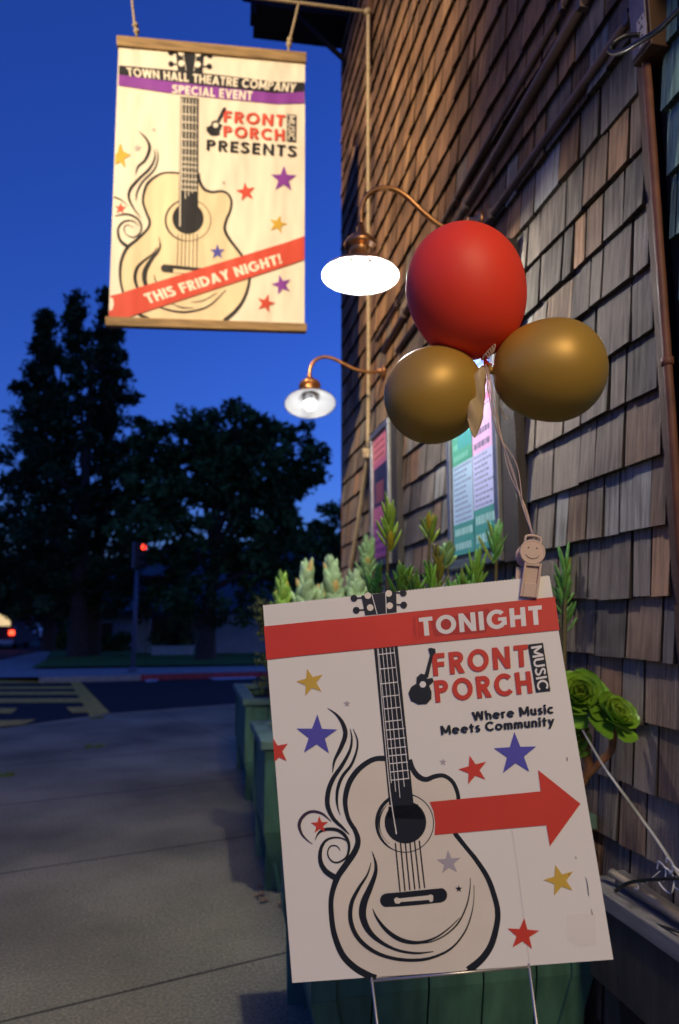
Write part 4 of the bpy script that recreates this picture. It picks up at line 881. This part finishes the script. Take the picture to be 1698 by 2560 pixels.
tag(mb.build('curled_ribbon', M['white_ribbon']),'white curled ribbon bow tied over the canes at the lower right','ribbon')

# ---------------------------------------------------------------- dry leaves by the middle planter's foot
for i,(u,v) in enumerate(((650,2218),(642,2242),(662,2252),(655,2236),(704,2262))):
    p=onZ(u,v,.008); mb=MB(); ang=random.uniform(0,6); L=random.uniform(.02,.03); d=V(cos(ang),sin(ang),0); s=V(-sin(ang),cos(ang),0)
    k=[(-1,0,.006),(-.4,.45,.012),(.3,.4,.006),(1,0,.014),(.3,-.4,.003),(-.4,-.45,.008)]; vs=[p+d*L*a_+s*L*b_+V(0,0,c_) for a_,b_,c_ in k]; cc=mb.add([p]); kk=mb.add(vs)
    for j in range(6): mb.face((cc,kk+j,kk+(j+1)%6),0,True)
    o=mb.build('dry_leaf', M['dry_leaf']); tag(o,'curled dry brown leaf on the pavement at the foot of the middle planter','leaf','dry leaves by the middle planter')

# weeds in the pavement joints
for (u,v,lab) in ((242,1797,'green weed tuft at the kerb beside the yellow crossing band'),(8,1940,'small green weed in the pavement joint at the left edge'),(235,1868,'low dry weed in the slanting pavement joint')):
    p=onZ(u,v,0); mb=MB(); mb.tint=(1.2,1.4,.9)
    for i in range(46):
        ang=random.uniform(0,6.28); q=p+V(random.uniform(-.09,.09),random.uniform(-.05,.05),0); h=random.uniform(.02,.05); w=.006
        mb.poly([q+V(-w,0,0),q+V(w,0,0),q+V(cos(ang)*.03,sin(ang)*.03,h)])
    o=mb.build('weed', M['leaf_bush']); tag(o,lab,'weed','weeds in the pavement joints')
# ================================================================== ACROSS THE ROAD
def tree(name, foot, yd, blobs, leafm, trunk_r, lab, n, size, rclump, tops=(), group=None, branches=6):
    b=onY(*foot,yd); b[2]=0.0; t=thing(name,b,lab,'tree',group)
    pts=[]
    for (u,v,ru,rv,cnt) in blobs:
        for i in range(cnt):
            a_=random.uniform(0,2*pi); q=math.sqrt(random.random()); uu=u+ru*q*cos(a_); vv=v+rv*q*sin(a_)
            dep=ru*yd/F*math.sqrt(max(0,1-q*q))*random.uniform(-1,1)*.8; p=onY(uu,vv,yd); p[1]+=dep; pts.append((p,rclump*random.uniform(.6,1.3)))
    mb=MB(); clumps(mb,pts,n,size,vs=.8); mb.build('crown', leafm, t)
    topz=max(p[2] for p,_ in pts); cx=np.mean([p[0] for p,_ in pts]); mb=MB()
    th=topz*(.85 if name=='conifer' else .6)
    tx=onY(tops[0],foot[1],yd)[0] if tops else cx
    path=[b+V(0,0,-.1),b+V(0,0,.3),b+V((tx-b[0])*.3,0,th*.4),V(tx,yd,th)]; mb.tube(smooth(path,4),[trunk_r*(1.25-1.1*i/12) for i in range(13)],12)
    for i in range(branches):
        p,_=random.choice(pts); s=b+V((tx-b[0])*.4,0,min(p[2]*.75,th*random.uniform(.4,.9))); mb.tube(smooth([s,(s+p)/2+V(0,0,.3),p],4),[trunk_r*.35*(1-.085*j) for j in range(9)],6)
    mb.build('trunk', M['bark'], t); return t
def cone(u,vt,vb,wt,wb,k=9,dens=9,lean=0):
    out=[]
    for i in range(k):
        f=i/(k-1); v=vt+(vb-vt)*f; w=wt+(wb-wt)*f**1.05; out.append((u+lean*f+random.uniform(-.18,.18)*w,v,w*random.uniform(.8,1.15),(vb-vt)/k*.75,int(dens*(1+2.2*f))))
        for sd in (-1,1):
            if random.random()<.8: out.append((u+lean*f+sd*w*random.uniform(.95,1.3),v+random.uniform(0,25),w*.28+6,9,3))
    return out
tree('conifer',(192,1643),28.2,cone(190,775,1500,7,215,14,8,-30),M['leaf_conifer'],.42,'tall dark conifer, the middle and highest peak of the group at left',46,.13,.42,(190,),'conifers across the road')
tree('conifer',(225,1640),29.5,cone(266,762,1500,7,165,14,8,0),M['leaf_conifer'],.45,'tall conifer whose tip rises behind the lower edge of the banner',46,.13,.42,(262,),'conifers across the road')
tree('conifer',(120,1625),34,cone(114,800,1520,7,150,14,8,-40),M['leaf_conifer'],.35,'slimmer conifer on the left side of the group, leftmost peak',46,.16,.5,(112,),'conifers across the road')
tree('broad_tree',(515,1649),25.6,[(540,1090,110,70,26),(600,1130,140,110,48),(470,1200,130,110,40),(640,1200,150,120,46),(755,1150,60,85,18),(560,1330,190,130,60),(385,1270,120,140,44),(392,1120,60,55,16),(700,1330,110,120,30),(560,1470,210,80,40)],M['leaf_oak'],.38,'broad round-crowned tree in the middle, behind the signal pole',64,.14,.5,(540,),None,12)
tree('broad_tree',(800,1640),30,[(835,1330,65,75,22),(780,1400,90,90,26),(850,1430,60,90,18)],M['leaf_oak'],.3,'lower dark tree next to the building edge, right of the round tree',60,.16,.5,(810,))
tree('broad_tree',(60,1600),46,[(40,1470,120,70,30),(-20,1420,60,60,14),(150,1500,80,60,18)],M['leaf_oak'],.3,'dark low tree behind the conifers at the far left',60,.24,.8,(60,))
# hedge and lit bush
def bush(name, rects, yd, m, lab, n, size, rc, cnt):
    pts=[]
    for (u0,u1,v0,v1) in rects:
        for i in range(cnt): p=onY(random.uniform(u0,u1),random.uniform(v0,v1),yd); p[1]+=random.uniform(-.4,.4); p[2]=max(p[2],.1); pts.append((p,rc))
    c=np.mean([p for p,_ in pts],0); c[2]=0; t=thing(name,c,lab,'shrub'); mb=MB(); clumps(mb,pts,n,size); mb.build('foliage',m,t)
    mb=MB(); mb.tube([c+V(0,0,-.05),c+V(0,0,.5)],[.06,.03],8); mb.build('stem',M['bark'],t)
bush('hedge',[(225,325,1590,1625)],33,M['leaf_oak'],'clipped dark hedge in front of the pale house',60,.09,.3,26)
bush('shrub',[(385,440,1560,1612),(440,480,1545,1620)],30,M['leaf_bush'],'light green shrub under the round tree, right of the signal pole',60,.09,.28,22)
bush('shrub',[(110,165,1560,1625)],37,M['leaf_oak'],'dark upright shrub between the conifers and the parked cars',60,.1,.3,20)
# pale house behind the trees
hs=thing('house', onY(300,1620,38)*V(1,1,0), 'pale stucco house behind the trees with a dark doorway', 'house')
P0=onY(232,1540,38); P1=onY(345,1540,38); P2=onY(640,1540,38); hz=P0[2]
mb=MB(); mb.box((P0[0],38,0),(P1[0],46,hz)); mb.box((P1[0]+.01,40,0),(P2[0]+3,48,hz)); mb.build('wall', M['pale_wall'], hs)
mb=MB(); mb.box((P0[0]-.3,37.6,hz),(P2[0]+3.4,48.4,hz+.25)); mb.build('roof', M['roof'], hs)
mb=MB(); d0=onY(240,1600,37.98); d1=onY(281,1600,37.98); mb.box((d0[0],37.9,0),(d1[0],37.97,hz-.35)); mb.build('door', M['window_dark'], hs)
mb=MB(); 
for u in (430,520,600): q=onY(u,1570,39.95); mb.box((q[0]-.5,39.88,.9),(q[0]+.5,39.97,hz-.5))
mb.build('window', M['window_dark'], hs)
gp=thing('gate_post', onY(356,1625,31)*V(1,1,0), 'white gate post pair right of the signal pole', 'post')
for u,w in ((352,.16),(370,.07)):
    q=onY(u,1625,31); top=onY(u,1532 if u<360 else 1528,31)[2]; mb=MB(); mb.box((q[0]-w,30.9,0),(q[0]+w,31.1,top)); mb.box((q[0]-w*1.2,30.88,top+.001),(q[0]+w*1.2,31.12,top+.08)); mb.build('post_shaft', M['white_wall'], gp)
lw=onY(380,1617,29); lw2=onY(485,1615,29); mb=MB(); mb.box((lw[0],28.9,0),(lw2[0],29.1,.28)); mb.box((lw[0]-.05,28.85,.281),(lw2[0]+.05,29.15,.36)); tag(mb.build('low_wall', M['white_wall']),'low white garden wall under the round tree','wall')
# board fence on the right behind the round tree
f0=onY(530,1620,29.5); f1=onY(680,1620,29.5); fn=thing('fence',(f0+f1)/2*V(1,1,0),'grey board fence at the right behind the round tree trunk','fence')
mb=MB(); n=14
for i in range(n):
    x=f0[0]+(f1[0]-f0[0])*i/n; w=(f1[0]-f0[0])/n; mb.box((x+.008,29.48,.05),(x+w-.008,29.52,1.55))
mb.build('boards', M['pale_wall'], fn)
for i in range(4):
    x=f0[0]+(f1[0]-f0[0])*i/3; mb=MB(); mb.box((x-.05,29.53,0),(x+.05,29.63,1.65)); mb.build('post', M['roof'], fn)
# pedestrian signal pole
yp=20.3; pb=onY(332,1678,yp); sp=thing('signal_pole', pb*V(1,1,0), 'slim traffic signal pole with a red light at the far kerb', 'traffic signal')
ptop=onY(336,1425,yp); mb=MB(); mb.tube([V(pb[0],yp,0),V(pb[0],yp,ptop[2])],[.062,.05],16); mb.lathe([(.14,0),(.14,.03),(.075,.12)],V(pb[0],yp,0),n=20); mb.build('pole', M['pole'], sp)
hx=onY(338,1360,yp)[0]; z0,z1_=onY(338,1418,yp)[2],onY(338,1358,yp)[2]
mb=MB(); mb.box((hx-.06,yp-.16,z0-.03),(hx+.02,yp+.16,z1_+.03)); mb.build('backplate', M['pole'], sp)
mb=MB(); dz=(z1_-z0)/3; mb.box((hx+.021,yp-.13,z0),(hx+.13,yp+.13,z1_)); 
for i in range(3):
    zc=z0+dz*(i+.5); mb.tube([(hx+.131,yp,zc),(hx+.28,yp,zc)],[.115,.105],16,cap=False); mb.poly([(hx+.14,yp+.1*cos(a_),zc+.1*sin(a_)) for a_ in np.linspace(0,2*pi,17)[:-1]])
mb.build('signal_head', M['signal_black'], sp)
mb=MB(); zc=z0+dz*2.5; mb.lathe([(.095,0),(.09,.04),(.05,.07)],(hx+.21,yp-.02,zc),(.9,-.55,0),20); mb.build('red_light', M['red_lamp'], sp)
# far traffic: van, white car, green signal
def vehicle(name, u, v, yd, Lx, Hy, body, lab, cat, lit=False):
    c=onY(u,v,yd); t=thing(name,(c[0],yd,-.13),lab,cat); z=-.13; w=Lx/2
    mb=MB(); pr=[(-w,.25),(w,.25),(w,Hy*.55),(w*.86,Hy*.6),(w*.8,Hy),(-w*.8,Hy),(-w*.86,Hy*.6),(-w,Hy*.55)]
    A=[(c[0]+x,yd,z+h) for x,h in pr]; B=[(c[0]+x,yd+4.2,z+h) for x,h in pr]; mb.poly(A); mb.poly(B[::-1])
    for i in range(8): j=(i+1)%8; mb.poly([A[j],A[i],B[i],B[j]])
    mb.build('body', body, t)
    mb=MB(); mb.poly([(c[0]-w*.72,yd-.012,z+Hy*.62),(c[0]+w*.72,yd-.012,z+Hy*.62),(c[0]+w*.68,yd-.012,z+Hy*.95),(c[0]-w*.68,yd-.012,z+Hy*.95)]); mb.build('rear_window', M['warm_panel'] if lit else M['window_dark'], t)
    for sx in (-1,1):
        mb=MB(); mb.box((c[0]+sx*w*.82-.13,yd-.04,z+Hy*.38),(c[0]+sx*w*.82+.13,yd-.005,z+Hy*.5)); mb.build('tail_light', M['red_lamp'] if lit else M['car_maroon'], t)
        for dy in (.8,3.4):
            mb=MB(); mb.lathe([(.3,-.1),(.33,-.06),(.33,.06),(.3,.1)],(c[0]+sx*(w-.11),yd+dy,z+.33),(1,0,0),20); mb.build('wheel', M['tyre'], t)
    mb=MB(); mb.box((c[0]-w*.95,yd-.1,z+.28),(c[0]+w*.95,yd-.013,z+.48)); mb.build('bumper', M['car_white'] if lit else M['tyre'], t)
vehicle('van',-8,1600,40,1.7,1.9,M['car_maroon'],'maroon van with glowing rear window and red tail light at the left edge','van',True)
vehicle('car',68,1598,58,1.75,1.35,M['car_white'],'white car parked far down the road left of the trees','car')
yg=52; gp_=onY(28,1600,yg); sg=thing('signal_pole',(gp_[0],yg,-.13),'distant traffic signal showing a green-blue light above the van','traffic signal')
zt=onY(28,1538,yg)[2]; mb=MB(); mb.tube([V(gp_[0],yg,-.13),V(gp_[0],yg,zt-.3)],.06,10); mb.build('pole', M['pole'], sg)
mb=MB(); mb.box((gp_[0]-.2,yg,zt-.35),(gp_[0]+.2,yg+.25,zt+1.0)); mb.build('signal_head', M['signal_black'], sg)
mb=MB(); mb.lathe([(.19,0),(.17,.06),(.08,.1)],(gp_[0],yg-.001,zt),(0,-1,0),20); mb.build('green_light', M['green_lamp'], sg)
q=onY(82,1565,48); ns=thing('road_sign',(q[0],48,-.13),'small white road sign beyond the conifers','sign'); mb=MB(); mb.tube([V(q[0],48,-.13),V(q[0],48,q[2]+.3)],.03,8); mb.build('pole',M['pole'],ns); mb=MB(); mb.box((q[0]-.22,47.94,q[2]-.3),(q[0]+.22,47.965,q[2]+.3)); mb.build('sign_plate',M['white_wall'],ns,.01)
